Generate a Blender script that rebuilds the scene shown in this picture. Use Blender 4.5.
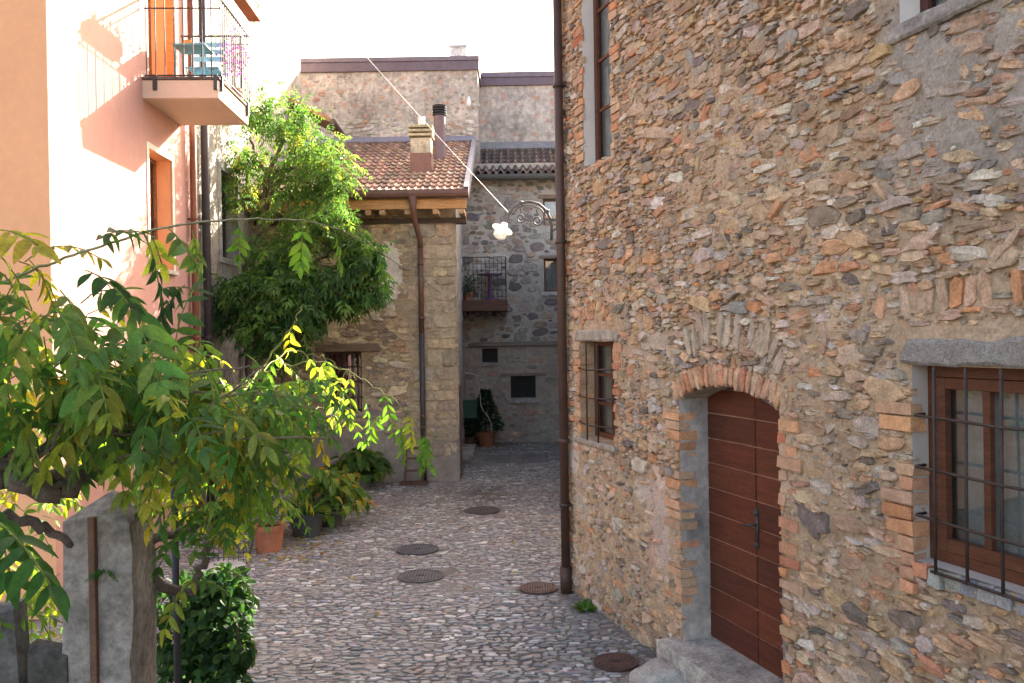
import bpy, math, random
import numpy as np
from mathutils import Vector, Matrix, noise
R = math.radians
random.seed(7)
rng = np.random.default_rng(11)
S = bpy.context.scene
for o in list(bpy.data.objects): bpy.data.objects.remove(o)
COL = S.collection

# ------------------------------------------------------------------ camera, sky, sun, exposure
F = 850.0; H = 2.65
CM = Matrix.Rotation(R(90-.3), 4, 'X') @ Matrix.Rotation(R(-.9), 4, 'Z')
cam = bpy.data.objects.new('camera', bpy.data.cameras.new('camera')); COL.objects.link(cam)
cam.matrix_world = Matrix.Translation((0, 0, H)) @ CM
cam.data.sensor_width = 36; cam.data.lens = 36*F/1024; cam.data.clip_end = 3000; cam.data.clip_start = .05
S.camera = cam
SUN_AZ, SUN_EL = 27.5, 27.5          # clockwise from +Y, seen from above
w = bpy.data.worlds.new("World"); S.world = w; w.use_nodes = True
nt = w.node_tree; bg = nt.nodes['Background']
sky = nt.nodes.new('ShaderNodeTexSky'); sky.sky_type = 'NISHITA'; sky.sun_disc = False
sky.sun_elevation = R(SUN_EL); sky.sun_rotation = R(SUN_AZ); sky.dust_density = 4.0; sky.air_density = .9; sky.ozone_density = .2
tint = nt.nodes.new('ShaderNodeMix'); tint.data_type = 'RGBA'; tint.blend_type = 'MULTIPLY'; tint.inputs[0].default_value = 1
tint.inputs[7].default_value = (1.0, .88, .78, 1)          # warm tint laid over the sky colour to warm the shade
nt.links.new(sky.outputs[0], tint.inputs[6]); nt.links.new(tint.outputs[2], bg.inputs[0]); bg.inputs[1].default_value = .15
sun = bpy.data.objects.new('sun', bpy.data.lights.new('sun', 'SUN')); COL.objects.link(sun)
sun.data.energy = 5.0; sun.data.angle = R(.5); sun.data.color = (1, .93, .82)
sd = Vector((math.sin(R(SUN_AZ))*math.cos(R(SUN_EL)), math.cos(R(SUN_AZ))*math.cos(R(SUN_EL)), math.sin(R(SUN_EL))))
sun.rotation_euler = sd.to_track_quat('Z', 'Y').to_euler(); sun.location = (0, 0, 30)
S.view_settings.view_transform = 'Standard'; S.view_settings.look = 'None'
S.view_settings.exposure = 2.65; S.view_settings.gamma = 1

def pt(px, py, Y):
    d = CM.to_3x3() @ Vector(((px-512)/F, -(py-341.5)/F, -1))
    return Vector((0, 0, H)) + d*(Y/d.y)

# ------------------------------------------------------------------ materials (albedo comes from a per-face attribute, broken up by noise)
def mat(name, rough=.85, n1=(4, .25), n2=(40, .25), bump=(60, .3, .01), bump2=None, spec=.3, metal=0, stretch=None, transl=0):
    m = bpy.data.materials.new(name); m.use_nodes = True
    t = m.node_tree; N = t.nodes; L = t.links; p = N['Principled BSDF']
    a = N.new('ShaderNodeAttribute'); a.attribute_name = 'Col'
    tc = N.new('ShaderNodeTexCoord'); vec = tc.outputs['Object']
    if stretch:
        mp = N.new('ShaderNodeMapping'); mp.inputs['Scale'].default_value = stretch; L.new(vec, mp.inputs[0]); vec = mp.outputs[0]
    cur = a.outputs['Color']
    for (sc, am) in (n1, n2):
        if am <= 0: continue
        n = N.new('ShaderNodeTexNoise'); n.inputs['Scale'].default_value = sc; n.inputs['Detail'].default_value = 6; n.inputs['Roughness'].default_value = .65
        L.new(vec, n.inputs[0])
        mr = N.new('ShaderNodeMapRange'); mr.inputs[1].default_value = .28; mr.inputs[2].default_value = .72
        mr.inputs[3].default_value = 1-am; mr.inputs[4].default_value = 1+am; L.new(n.outputs[0], mr.inputs[0])
        mx = N.new('ShaderNodeMix'); mx.data_type = 'RGBA'; mx.blend_type = 'MULTIPLY'; mx.inputs[0].default_value = 1
        L.new(cur, mx.inputs[6]); L.new(mr.outputs[0], mx.inputs[7]); cur = mx.outputs[2]
    L.new(cur, p.inputs['Base Color'])
    p.inputs['Roughness'].default_value = rough; p.inputs['Specular IOR Level'].default_value = spec; p.inputs['Metallic'].default_value = metal
    nrm = None
    for b in (bump, bump2):
        if not b: continue
        n = N.new('ShaderNodeTexNoise'); n.inputs['Scale'].default_value = b[0]; n.inputs['Detail'].default_value = 7; n.inputs['Roughness'].default_value = .7
        L.new(vec, n.inputs[0])
        bp = N.new('ShaderNodeBump'); bp.inputs['Strength'].default_value = b[1]; bp.inputs['Distance'].default_value = b[2]
        L.new(n.outputs[0], bp.inputs['Height'])
        if nrm: L.new(nrm, bp.inputs['Normal'])
        nrm = bp.outputs[0]
    if nrm: L.new(nrm, p.inputs['Normal'])
    if transl:
        tr = N.new('ShaderNodeBsdfTranslucent'); ms = N.new('ShaderNodeMixShader'); ms.inputs[0].default_value = transl
        hs = N.new('ShaderNodeHueSaturation'); hs.inputs['Saturation'].default_value = 1.1; hs.inputs['Value'].default_value = 1.75
        L.new(cur, hs.inputs['Color']); L.new(hs.outputs[0], tr.inputs[0])
        L.new(p.outputs[0], ms.inputs[1]); L.new(tr.outputs[0], ms.inputs[2]); L.new(ms.outputs[0], N['Material Output'].inputs[0])
    return m
STONE = mat('stone', .85, (11, .38), (80, .35), (45, .7, .012), (220, .5, .004), .25)
MORTAR = mat('mortar', .95, (5, .22), (55, .28), (90, .9, .012), (330, .7, .004), .1)
PLASTER = mat('plaster', .92, (.8, .09), (11, .05), (35, .25, .006), (200, .3, .002), .15)
OLDPLASTER = mat('old_plaster', .95, (1.1, .35), (9, .4), (16, .7, .02), (120, .6, .006), .1)
BRICK = mat('brick', .9, (14, .25), (90, .3), (70, .6, .006), (300, .4, .002), .15)
COBBLE = mat('cobble', .5, (5, .2), (60, .25), (50, .5, .006), (260, .4, .002), .5)
DIRT = mat('packed_dirt', .95, (1.2, .3), (40, .35), (60, .8, .01), (250, .6, .004), .1)
METAL = mat('painted_metal', .5, (6, .2), (60, .2), (120, .15, .002), None, .4)
IRON = mat('rusty_iron', .65, (9, .35), (90, .3), (150, .4, .002), None, .4)
WOOD = mat('wood', .55, (3, .35), (22, .45), (30, .35, .003), None, .35, 0, (1, 1, 9))
TERRA = mat('terracotta', .8, (5, .25), (50, .2), (90, .3, .003), None, .3)
CONCRETE = mat('concrete', .92, (5, .5), (34, .4), (22, .8, .016), (150, .7, .005), .15)
GRANITE = mat('granite', .9, (30, .25), (170, .75), (60, .9, .01), (220, .7, .005), .2)
FABRIC = mat('fabric', .95, (8, .2), (60, .15), (60, .3, .004))
LEAF = mat('leaf', .6, (22, .35), (140, .25), (120, .3, .002), None, .3, 0, None, .5)
FARLEAF = mat('small_leaf', .5, (8, .25), (50, .15), None, None, .4, 0, None, .5)
MILK = mat('milk_glass', .3, (5, .04), (30, .03), None, None, .5, 0, None, .3)
BARK = mat('bark', .9, (12, .35), (80, .35), (60, .8, .01), None, .2)
WHITE = mat('white_enamel', .35, (5, .05), (30, .05), None, None, .5)
def glass(name):
    m = bpy.data.materials.new(name); m.use_nodes = True; t = m.node_tree; N = t.nodes; L = t.links
    N.remove(N['Principled BSDF'])
    g = N.new('ShaderNodeBsdfGlossy'); g.inputs['Roughness'].default_value = .02; g.inputs[0].default_value = (.9, .95, 1, 1)
    tr = N.new('ShaderNodeBsdfTransparent'); tr.inputs[0].default_value = (.82, .86, .86, 1)
    fr = N.new('ShaderNodeFresnel'); fr.inputs[0].default_value = 1.5
    nz = N.new('ShaderNodeTexNoise'); nz.inputs['Scale'].default_value = 2.2; bp = N.new('ShaderNodeBump'); bp.inputs['Strength'].default_value = .06
    L.new(nz.outputs[0], bp.inputs['Height']); L.new(bp.outputs[0], g.inputs['Normal'])
    mx = N.new('ShaderNodeMixShader'); ad = N.new('ShaderNodeMath'); ad.operation = 'ADD'; ad.inputs[1].default_value = .06
    L.new(fr.outputs[0], ad.inputs[0]); L.new(ad.outputs[0], mx.inputs[0]); L.new(tr.outputs[0], mx.inputs[1]); L.new(g.outputs[0], mx.inputs[2])
    L.new(mx.outputs[0], N['Material Output'].inputs[0])
    return m
GLASS = glass('window_glass')

# ------------------------------------------------------------------ mesh builder
ORG = {}
class MB:
    def __init__(s): s.v = []; s.f = []; s.m = []; s.c = []
    def add(s, vs, fs, m=0, c=(1, 1, 1)):
        b = len(s.v); s.v.extend([tuple(x) for x in vs])
        one = not isinstance(c, list)
        for i, f in enumerate(fs):
            s.f.append(tuple(b+k for k in f)); s.m.append(m); s.c.append(c if one else c[i])
    def ob(s, ctr, ex, ey, ez, m=0, c=(1, 1, 1), j=0):          # oriented box from half-extent vectors
        vs = []
        for k in (-1, 1):
            for a, b in ((-1, -1), (1, -1), (1, 1), (-1, 1)):
                q = Vector(ctr)+ex*a+ey*b+ez*k
                if j: q += Vector((random.uniform(-j, j), random.uniform(-j, j), random.uniform(-j, j)))
                vs.append(q)
        s.add(vs, [(3, 2, 1, 0), (4, 5, 6, 7), (0, 1, 5, 4), (1, 2, 6, 5), (2, 3, 7, 6), (3, 0, 4, 7)], m, c)
    def box(s, x0, x1, y0, y1, z0, z1, m=0, c=(1, 1, 1), j=0):
        s.ob(((x0+x1)/2, (y0+y1)/2, (z0+z1)/2), Vector(((x1-x0)/2, 0, 0)), Vector((0, (y1-y0)/2, 0)), Vector((0, 0, (z1-z0)/2)), m, c, j)
    def tube(s, pts, r, n=8, m=0, c=(1, 1, 1)):
        pts = [Vector(p) for p in pts]; rs = r if isinstance(r, (list, tuple)) else [r]*len(pts)
        vs = []; u = None
        for i, p in enumerate(pts):
            t = (pts[min(i+1, len(pts)-1)]-pts[max(i-1, 0)])
            if t.length < 1e-9: t = Vector((0, 0, 1))
            t.normalize()
            if u is None: u = t.orthogonal().normalized()
            u = (u-t*u.dot(t)); u = u.normalized() if u.length > 1e-6 else t.orthogonal().normalized()
            v = t.cross(u)
            for k in range(n):
                a = 2*math.pi*k/n; vs.append(p+(u*math.cos(a)+v*math.sin(a))*rs[i])
        fs = []
        for i in range(len(pts)-1):
            for k in range(n): fs.append((i*n+k, i*n+(k+1) % n, (i+1)*n+(k+1) % n, (i+1)*n+k))
        fs.append(tuple(range(n-1, -1, -1))); fs.append(tuple((len(pts)-1)*n+k for k in range(n)))
        s.add(vs, fs, m, c)
    def lathe(s, ctr, prof, n=20, m=0, c=(1, 1, 1), ax=None):
        ctr = Vector(ctr); Z = Vector(ax).normalized() if ax else Vector((0, 0, 1)); X = Z.orthogonal().normalized(); Y = Z.cross(X)
        vs = [ctr+Z*z+(X*math.cos(2*math.pi*k/n)+Y*math.sin(2*math.pi*k/n))*max(r, 1e-4) for (r, z) in prof for k in range(n)]
        fs = [(i*n+k, i*n+(k+1) % n, (i+1)*n+(k+1) % n, (i+1)*n+k) for i in range(len(prof)-1) for k in range(n)]
        s.add(vs, fs, m, c)
    def build(s, name, mats, parent=None, loc=None, smooth=False, bevel=0):
        mats = mats if isinstance(mats, (list, tuple)) else [mats]
        o0 = ORG[parent.name] if parent else Vector(loc or (0, 0, 0))
        me = bpy.data.meshes.new(name); V = np.array(s.v, dtype=float)-np.array(o0)
        me.from_pydata(V.tolist(), [], s.f)
        for m in mats: me.materials.append(m)
        me.polygons.foreach_set('material_index', s.m)
        at = me.color_attributes.new('Col', 'FLOAT_COLOR', 'CORNER')
        C = np.ones((len(s.f), 4)); C[:, :3] = np.array(s.c)[:, :3]
        at.data.foreach_set('color', np.repeat(C, [len(f) for f in s.f], axis=0).ravel())
        me.polygons.foreach_set('use_smooth', [smooth]*len(s.f)); me.update()
        o = bpy.data.objects.new(name, me); COL.objects.link(o)
        if parent: o.parent = parent
        else: o.location = o0
        ORG[o.name] = Vector(o0)
        if bevel:
            b = o.modifiers.new('bevel', 'BEVEL'); b.width = bevel; b.segments = 2; b.limit_method = 'ANGLE'
        return o
def tag(o, label=None, cat=None, group=None, kind=None):
    for k, v in (('label', label), ('category', cat), ('group', group), ('kind', kind)):
        if v: o[k] = v
    return o
def thing(name, label, cat, loc=(0, 0, 0), group=None):
    o = bpy.data.objects.new(name, None); COL.objects.link(o); o.location = loc; o.empty_display_size = .2
    ORG[o.name] = Vector(loc); return tag(o, label, cat, group)
def shade(c, a=.15):
    k = 1+random.uniform(-a, a); return tuple(max(.01, x*k*(1+random.uniform(-.05, .05))) for x in c)
class Fr:                                                        # a wall plane: s along, z up, d outwards
    def __init__(s, O, e1, n): s.O = Vector(O); s.e = Vector(e1).normalized(); s.n = Vector(n).normalized(); s.z = Vector((0, 0, 1))
    def p(s, a, z, d=0): return s.O+s.e*a+s.z*z+s.n*d
    def box(s, mb, a0, a1, z0, z1, d0, d1, m=0, c=(1, 1, 1), j=0):
        mb.ob(s.p((a0+a1)/2, (z0+z1)/2, (d0+d1)/2), s.e*((a1-a0)/2), s.n*((d1-d0)/2), s.z*((z1-z0)/2), m, c, j)
    def quad(s, mb, P, m=0, c=(1, 1, 1)): mb.add([s.p(*q) for q in P], [tuple(range(len(P)))], m, c)
def pal(P):
    ws = np.array([p[0] for p in P]); i = rng.choice(len(P), p=ws/ws.sum()); c = np.array(P[i][1:])
    return tuple(np.clip(c*(1+rng.uniform(-.18, .18))*(1+rng.uniform(-.06, .06, 3)), .02, .75))
RUBBLE = [(3.5, .31, .265, .23), (4, .44, .365, .30), (5, .46, .31, .225), (5, .50, .32, .175), (3, .31, .19, .12), (2, .17, .14, .125), (.9, .10, .085, .075), (1.6, .44, .21, .11), (1.8, .58, .51, .43), (5, .48, .35, .235)]
BRICKS = [(3, .52, .22, .10), (3, .55, .28, .14), (1.5, .45, .17, .09), (1.5, .5, .33, .2)]
# stones: rows of (s, z, a, b, rot, exponent, height, colour)
def lay_stones(mb, fr_p, rows, m=1, K=12, jit=.13, tilt=.25, rough=.004, flat=False):
    Nn = len(rows)
    if not Nn: return
    A = np.array([r[:7] for r in rows], float); th = np.linspace(0, 2*np.pi, K, endpoint=False)[None, :]+rng.uniform(-.16, .16, (Nn, K))
    ex = A[:, 5:6]; c, s_ = np.cos(th), np.sin(th)
    rad = (np.abs(c)**ex+np.abs(s_)**ex)**(-1/ex)*(1+rng.uniform(-jit, jit, (Nn, K))*(4/ex).clip(.15, 1))
    u, v = A[:, 2:3]*rad*c, A[:, 3:4]*rad*s_
    tu, tv = rng.uniform(-tilt, tilt, (Nn, 1)), rng.uniform(-tilt, tilt, (Nn, 1))
    cr, sr = np.cos(A[:, 4:5]), np.sin(A[:, 4:5]); h = A[:, 6:7]
    rings = []
    for sc, hk in ((1.03, None), (.95, .72), (.78, 1.0), (0, 1.04)):
        U, W = u*sc, v*sc
        if sc == 0: U, W = u[:, :1]*0, v[:, :1]*0
        hh = np.full_like(U, -.03) if hk is None else h*hk+(tu*U+tv*W)*.6+rng.uniform(-rough, rough, U.shape)
        rings.append(np.stack([A[:, 0:1]+U*cr-W*sr, A[:, 1:2]+U*sr+W*cr, hh], -1))
    P = np.concatenate(rings, 1)
    O, e1, e2, n = [np.array(x) for x in fr_p]
    X = O+P[..., 0:1]*e1+P[..., 1:2]*e2+P[..., 2:3]*n
    fs = []
    for k in range(K):
        k2 = (k+1) % K
        fs += [(k, k2, K+k2, K+k), (K+k, K+k2, 2*K+k2, 2*K+k), (2*K+k, 2*K+k2, 3*K)]
    nv = 3*K+1; b = len(mb.v); mb.v.extend(map(tuple, X.reshape(-1, 3)))
    for i in range(Nn):
        o = b+i*nv; mb.f.extend([tuple(o+q for q in f) for f in fs])
        mb.m.extend([m]*len(fs)); mb.c.extend([rows[i][7]]*len(fs))
class Packer:
    def __init__(s, cell=.25): s.g = {}; s.cell = cell; s.rows = []
    def near(s, x, z, r):
        c = s.cell
        for i in range(int((x-r)//c), int((x+r)//c)+1):
            for k in range(int((z-r)//c), int((z+r)//c)+1): yield from s.g.get((i, k), ())
    def put(s, row, draw=True):
        x, z, a, b = row[:4]; c = s.cell
        if not draw: a, b = a/.82+.012, b/.82+.012
        for i in range(int((x-a)//c), int((x+a)//c)+1):
            for k in range(int((z-b)//c), int((z+b)//c)+1): s.g.setdefault((i, k), []).append((x, z, a, b))
        if draw: s.rows.append(row)
    def free(s, x, z, a, b, q=.97):
        for (x2, z2, a2, b2) in s.near(x, z, max(a, b)+.02):
            if abs(x-x2) < (a+a2)*q and abs(z-z2) < (b+b2)*q: return False
        return True
def pack(pk, L0, L1, z0, z1, sizes, palette, ok=None, hmul=1.0, dens=None, q=.9):
    for (a0, a1, asp0, asp1, tries) in sizes:
        for _ in range(tries):
            x, z = rng.uniform(L0, L1), rng.uniform(z0, z1)
            a = rng.uniform(a0, a1); b = a*rng.uniform(asp0, asp1)
            if ok and not ok(x, z, a, b): continue
            if dens and rng.random() > dens(x, z): continue
            if pk.free(x, z, a, b, q):
                rot = rng.normal(-.03, .09) if rng.random() < .95 else rng.uniform(-1.3, 1.3); h = (rng.beta(1.6, 2.4)*.032*min(1, .35+a*9)+.001)*hmul
                pk.put((x, z, a, b, rot, rng.uniform(2.2, 6), h, pal(palette)))
def sheet(mb, fr_p, L0, L1, z0, z1, g, holes, colf, amp=.012, m=0, arch=None, offs=None):
    ss = np.unique(np.round(np.concatenate([np.arange(L0, L1+g/2, g)]+[[h[0], h[1]] for h in holes]), 4))
    zs = np.unique(np.round(np.concatenate([np.arange(z0, z1+g/2, g)]+[[h[2], h[3]] for h in holes]), 4))
    O, e1, e2, n = [np.array(x) for x in fr_p]
    ns, nz = len(ss), len(zs); V = []
    for z in zs:
        for s_ in ss:
            q = Vector((s_*5, z*5, 3.3)); d = noise.noise(q)*amp+noise.noise(q*4.3)*amp*.6+noise.noise(q*11)*amp*.3
            if offs: d += offs(s_, z)
            V.append(O+s_*e1+z*e2+d*n)
    fs = []; cs = []
    for j in range(nz-1):
        zc = (zs[j]+zs[j+1])/2
        for i in range(ns-1):
            sc = (ss[i]+ss[i+1])/2
            if any(h[0] < sc < h[1] and h[2] < zc < h[3] for h in holes): continue
            if arch and arch(sc, zc): continue
            fs.append((j*ns+i, j*ns+i+1, (j+1)*ns+i+1, (j+1)*ns+i)); cs.append(colf(sc, zc))
    mb.add(V, fs, m, cs)
def lerp(a, b, t): return tuple(x+(y-x)*t for x, y in zip(a, b))

# ------------------------------------------------------------------ ground and cobbled street
g = MB(); g.add([(-400, -400, -.035), (400, -400, -.035), (400, 900, -.035), (-400, 900, -.035)], [(0, 1, 2, 3)], 0, (.16, .12, .08))
tag(g.build('ground', DIRT), kind='structure')
GP = ((0, 0, 0), (1, 0, 0), (0, 1, 0), (0, 0, 1))
st = MB()
sheet(st, GP, -4.6, 3.4, .5, 21.4, .1, [], lambda x, y: lerp((.12, .112, .105), (.21, .195, .18), .5+.5*noise.noise(Vector((x*.9, y*.9, 0)))), .008, 0, None,
      lambda x, y: .012*max(0, 1-abs(x-(3.567-.33*y if y < 9 else 9))/.45)+.010*max(0, noise.noise(Vector((x*.7, y*.45, 6)))-.12)*2)
manholes = [(-1.22, 10.62, .25), (-1.05, 9.42, .245), (-.5, 12.95, .26), (.24, 8.9, .19), (.80, 6.85, .17)]
COBP = [(5, .215, .211, .212), (4, .265, .259, .255), (1.6, .46, .445, .42), (1.5, .23, .19, .165), (2.6, .135, .128, .128), (.8, .28, .22, .19), (1, .26, .24, .215)]
rows = []; y = .6
while y < 21.35:
    rh = rng.uniform(.015, .032)*(1.0 if y < 14 else 1.15); x = -4.5+rng.uniform(0, .2)
    xl, xr = -4.45, (3.567-.33*y-.1 if y < 9 else 3.2)
    if y < 4: xl = -1.2
    if y > 15.6: xl = -1.0
    x = max(x, xl)
    while x < xr:
        a = rng.uniform(.024, .072)*(1.0 if y < 14 else 1.15)
        if y > 4 or x > -1.5:
            px, py = x+a, y+rng.normal(0, .011)
            if not any((px-mx)**2+(py-my)**2 < (mr+.05)**2 for mx, my, mr in manholes) and not (-.95 < px < .75 and 17.6 < py < 19.1):
                rows.append((px, py, a*rng.uniform(.85, 1.0), rh*rng.uniform(.8, 1.05), rng.normal(0, .16), rng.uniform(2.2, 5), rng.uniform(.003, .014), lerp((.16, .152, .146), pal(COBP), .93+.45*min(.15, noise.noise(Vector((px*.8, py*.8, 4)))))))
        x += 2*a+rng.uniform(.0, .010)
    y += rh*2+rng.uniform(-.004, .004)
lay_stones(st, GP, rows, 1, 8, .24, .16, .002)
tag(st.build('cobbled_street', [DIRT, COBBLE]), kind='structure')

# ------------------------------------------------------------------ stone house on the right
m_ = .33; q_ = math.hypot(m_, 1)
D = Vector((m_/q_, -1/q_, 0)); NN = Vector((-1/q_, -m_/q_, 0)); C0 = Vector((.528, 8.933, 0))
RW = Fr(C0, D, NN); RWP = (C0, D, (0, 0, 1), NN)
LEN = 11.0; HT = 7.3
house = thing('stone_house', 'tall rubble stone house with arched brown door, along the right of the lane', 'house', C0)
DS0, DS1, DZ0, DSP, DRISE = 2.45, 3.72, .26, 2.15, .125
hw = (DS1-DS0)/2; AR = (hw*hw+DRISE*DRISE)/(2*DRISE); AC = ((DS0+DS1)/2, DSP+DRISE-AR)
def in_arch(s, z, k=0.0): return DS0 < s < DS1 and DSP <= z and math.hypot(s-AC[0], z-AC[1]) < AR+k
WT = (.65, 1.30, 4.29, 6.35); WS = (.475, 1.262, 1.648, 2.597); WN = (4.83, 6.15, 1.478, 2.474); WU = (4.78, 5.85, 4.235, 5.6)
DO = (DS0, DS1, 0.0, DSP)
holes = [WT, WS, WN, WU, DO]
PATCHES = [(2.05, 1.25, .2, .33, (.62, .47, .38)), (1.95, .85, .11, .14, (.56, .36, .27)), (.45, .95, .2, .12, (.5, .43, .34)), (2.12, 1.0, .12, .3, (.58, .45, .37)), (1.75, 1.3, .14, .1, (.6, .5, .42)), (.3, 1.45, .12, .2, (.55, .46, .38))]
GREYP = (.38, .34, .30)
def greyz(s, z): return max(0, min(1, (s-4.55+noise.noise(Vector((s*2, z*2, 5)))*.35)/.35))*max(0, min(1, (z-3.0+noise.noise(Vector((s*2, z*2, 9)))*.4)/.4))
def mcol(s, z):
    n1 = noise.noise(Vector((s*1.3, z*1.3, 0))); n2 = noise.noise(Vector((s*7, z*7, 2))); n3 = noise.noise(Vector((s*21, z*21, 7)))
    c = lerp((.43, .305, .195), (.57, .42, .285), .5+.6*n1+.3*n2)
    c = lerp(c, (.44, .33, .22), .4 if z < 1.5 and s < 2.3 else 0)
    for (a, b, r1, r2, pc) in PATCHES:
        dd = ((s-a)/r1)**2+((z-b)/r2)**2+n2*.8+n3*.5
        if dd < 1: c = lerp(c, pc, .9)
    c = lerp(c, GREYP, greyz(s, z)*.85)
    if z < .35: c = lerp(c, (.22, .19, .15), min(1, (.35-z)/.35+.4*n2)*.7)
    return lerp(c, tuple(x*.8 for x in c), max(0, n3))
pk = Packer(); BRF = []
def brow(s, z, a, b, rot=0, h=None, col=None, draw=True): pk.put((s, z, a, b, rot, 9, rng.uniform(.008, .02) if h is None else h, col or pal(BRICKS)), draw)
# openings and their dressings keep stones away
for (a, b, c, d) in holes: pk.put(((a+b)/2, (c+d)/2, (b-a)/2+.005, (d-c)/2+.005), False)
pk.put((AC[0], DSP+.08, hw, .09), False)
jamb_bricks = []     # (s_edge, z, length, height, side)
def jamb(edge, side, z0, z1, miss=.0, lmin=.07, lmax=.2):
    z = z0
    while z < z1-.04:
        hh = rng.uniform(.027, .034)
        if rng.random() > miss:
            L_ = rng.choice([lmin, lmax])*rng.uniform(.8, 1.15); L_ = max(.05, L_)
            jamb_bricks.append((edge, z+hh, L_, hh, side)); 
            pk.put((edge+side*L_/2, z+hh, L_/2, hh), False)
        z += 2*hh+rng.uniform(.010, .02)
jamb(WT[0], -1, 4.3, 6.3, .35); jamb(WT[1], 1, 4.25, 6.3, .25, .06, .16)
jamb(WS[0], -1, 1.62, 2.56, .05, .06, .14); jamb(WS[1], 1, 1.6, 2.55, .25, .07, .17)
jamb(DS0, -1, .55, 2.08, .3, .08, .24); jamb(DS1, 1, .5, 2.1, .3, .07, .2)
jamb(WN[0], -1, 1.3, 2.36, .2, .09, .22); jamb(WN[1], 1, 1.3, 2.4, .2, .12, .3)
# brick arch over the door
nb = 22; half = math.asin(hw/AR)+.035
for i in range(nb):
    t = -half+2*half*(i+.5)/nb; rr = AR+.082+rng.uniform(-.008, .008)
    brow(AC[0]+math.sin(t)*rr, AC[1]+math.cos(t)*rr, AR*half/nb*rng.uniform(.78, .94), rng.uniform(.072, .086), -t, rng.uniform(.006, .018), lerp(pal(BRICKS), (.53, .37, .25), rng.uniform(.15, .8)))
# relieving arch of upright stones above it
for i in range(17):
    t = -.62+1.24*(i+.5)/17+rng.normal(0, .012); r2 = 1.28+rng.uniform(-.03, .03); cx, cz = 3.05, 1.42
    if rng.random() < .68: pk.put((cx+math.sin(t)*r2, cz+math.cos(t)*r2, rng.uniform(.03, .043), rng.uniform(.1, .15), -t*.9+rng.normal(0, .08), 3.2, rng.uniform(.0, .012), lerp(pal([(3, .42, .37, .33), (2, .32, .28, .25), (2, .46, .36, .28), (1, .5, .45, .38)]), (.47, .35, .24), rng.uniform(.2, .75))))
# brick relieving arch over the near window
for i in range(19):
    s = 4.62+i*.083; z = 2.79+.05*math.sin(math.pi*i/18)
    if rng.random() < .88: brow(s, z, .03, rng.uniform(.07, .10), (9-i)*.012+rng.normal(0, .08), rng.uniform(.0, .011), lerp(pal(BRICKS), (.47, .36, .27), rng.uniform(.1, .7)))
pk.put((5.5, 2.56, .8, .1), False); pk.put((.87, 2.66, .5, .07), False); pk.put((5.3, 4.2, .6, .05), False)
# small blind arch over the small window (brick rim on plaster)
for i in range(13):
    t = -1.0+2.0*i/12; brow(.87+math.sin(t)*.42, 2.52+math.cos(t)*.42, .032, .05, -t, .012, lerp(pal(BRICKS), (.5, .34, .2), .5))
pk.put((.87, 2.82, .33, .09), False)
for k in range(10): brow(.6+.55*rng.random(), 2.78+.09*rng.random(), .05, .025, rng.normal(0, .3), .004, lerp(pal(BRICKS), (.48, .34, .22), .5))
def okr(x, z, a, b): return True
def densr(x, z):
    d = 1.0
    if x < 2.35 and z < 1.5: d = .30
    if x < .45: d = min(d, .6)
    if x > 3.75: d *= max(.35, min(1, .72+.9*noise.noise(Vector((x*1.1, z*1.1, 21)))))
    d *= 1-.72*greyz(x, z)
    if any(((x-a)/(r1+.05))**2+((z-b)/(r2+.05))**2 < 1 for a, b, r1, r2, _ in PATCHES): d = .02
    return d
RUB2 = RUBBLE+[(1.2, .5, .23, .11)]
pack(pk, .03, 8.6, .02, HT-.1, [(.10, .17, .24, .5, 330), (.06, .11, .2, .52, 6500), (.04, .075, .22, .55, 18000), (.022, .045, .28, .75, 36000), (.010, .024, .35, .9, 40000)], RUB2, okr, .85, densr, .80)
for _ in range(1500):      # brick fragments set among the stones
    x, z = rng.uniform(.1, 8.4), rng.uniform(.3, 7)
    if len(BRF) < 330 and not any(h[0]-.13 < x < h[1]+.13 and h[2]-.06 < z < h[3]+.2 for h in holes) and pk.free(x, z, .06, .025, .45): BRF.append(1); pk.put((x, z, rng.uniform(.03, .11), rng.uniform(.017, .03), rng.normal(.0, .14), 6, rng.uniform(.008, .022), lerp(pal(BRICKS), (.50, .37, .25), rng.uniform(.1, .75))))
for _ in range(26):      # pale worn stones showing through the grey render
    x, z = rng.uniform(4.7, 7), rng.uniform(3.1, 4.1)
    if pk.free(x, z, .13, .05): pk.put((x, z, rng.uniform(.08, .16), rng.uniform(.03, .06), rng.normal(0, .15), 2.5, rng.uniform(.004, .012), (.55, .5, .46)))
wb = MB()
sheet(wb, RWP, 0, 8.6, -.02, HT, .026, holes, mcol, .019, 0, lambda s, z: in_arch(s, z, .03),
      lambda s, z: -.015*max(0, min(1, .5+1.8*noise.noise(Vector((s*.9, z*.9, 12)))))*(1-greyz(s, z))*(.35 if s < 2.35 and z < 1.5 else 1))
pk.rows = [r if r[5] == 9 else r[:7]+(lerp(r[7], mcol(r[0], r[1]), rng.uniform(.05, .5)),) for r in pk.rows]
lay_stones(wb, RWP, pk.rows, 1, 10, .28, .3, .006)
RW.quad(wb, [(8.6, -.05), (LEN, -.05), (LEN, HT), (8.6, HT)], 0, (.42, .33, .23))
for (e, z, L_, hh, sd_) in jamb_bricks:       # corner bricks return into the reveal
    o = rng.uniform(.006, .018); ins = rng.uniform(.0, .012); dep = .012 if e in WT[:2] else .1 if e in WN[:2] else .15
    a0, a1 = (e-L_, e+ins) if sd_ < 0 else (e-ins, e+L_)
    RW.box(wb, a0, a1, z-hh, z+hh, -dep*rng.uniform(.5, 1), o, 2, lerp(pal(BRICKS), (.47, .36, .25), rng.uniform(0, .75)), .007)
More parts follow.
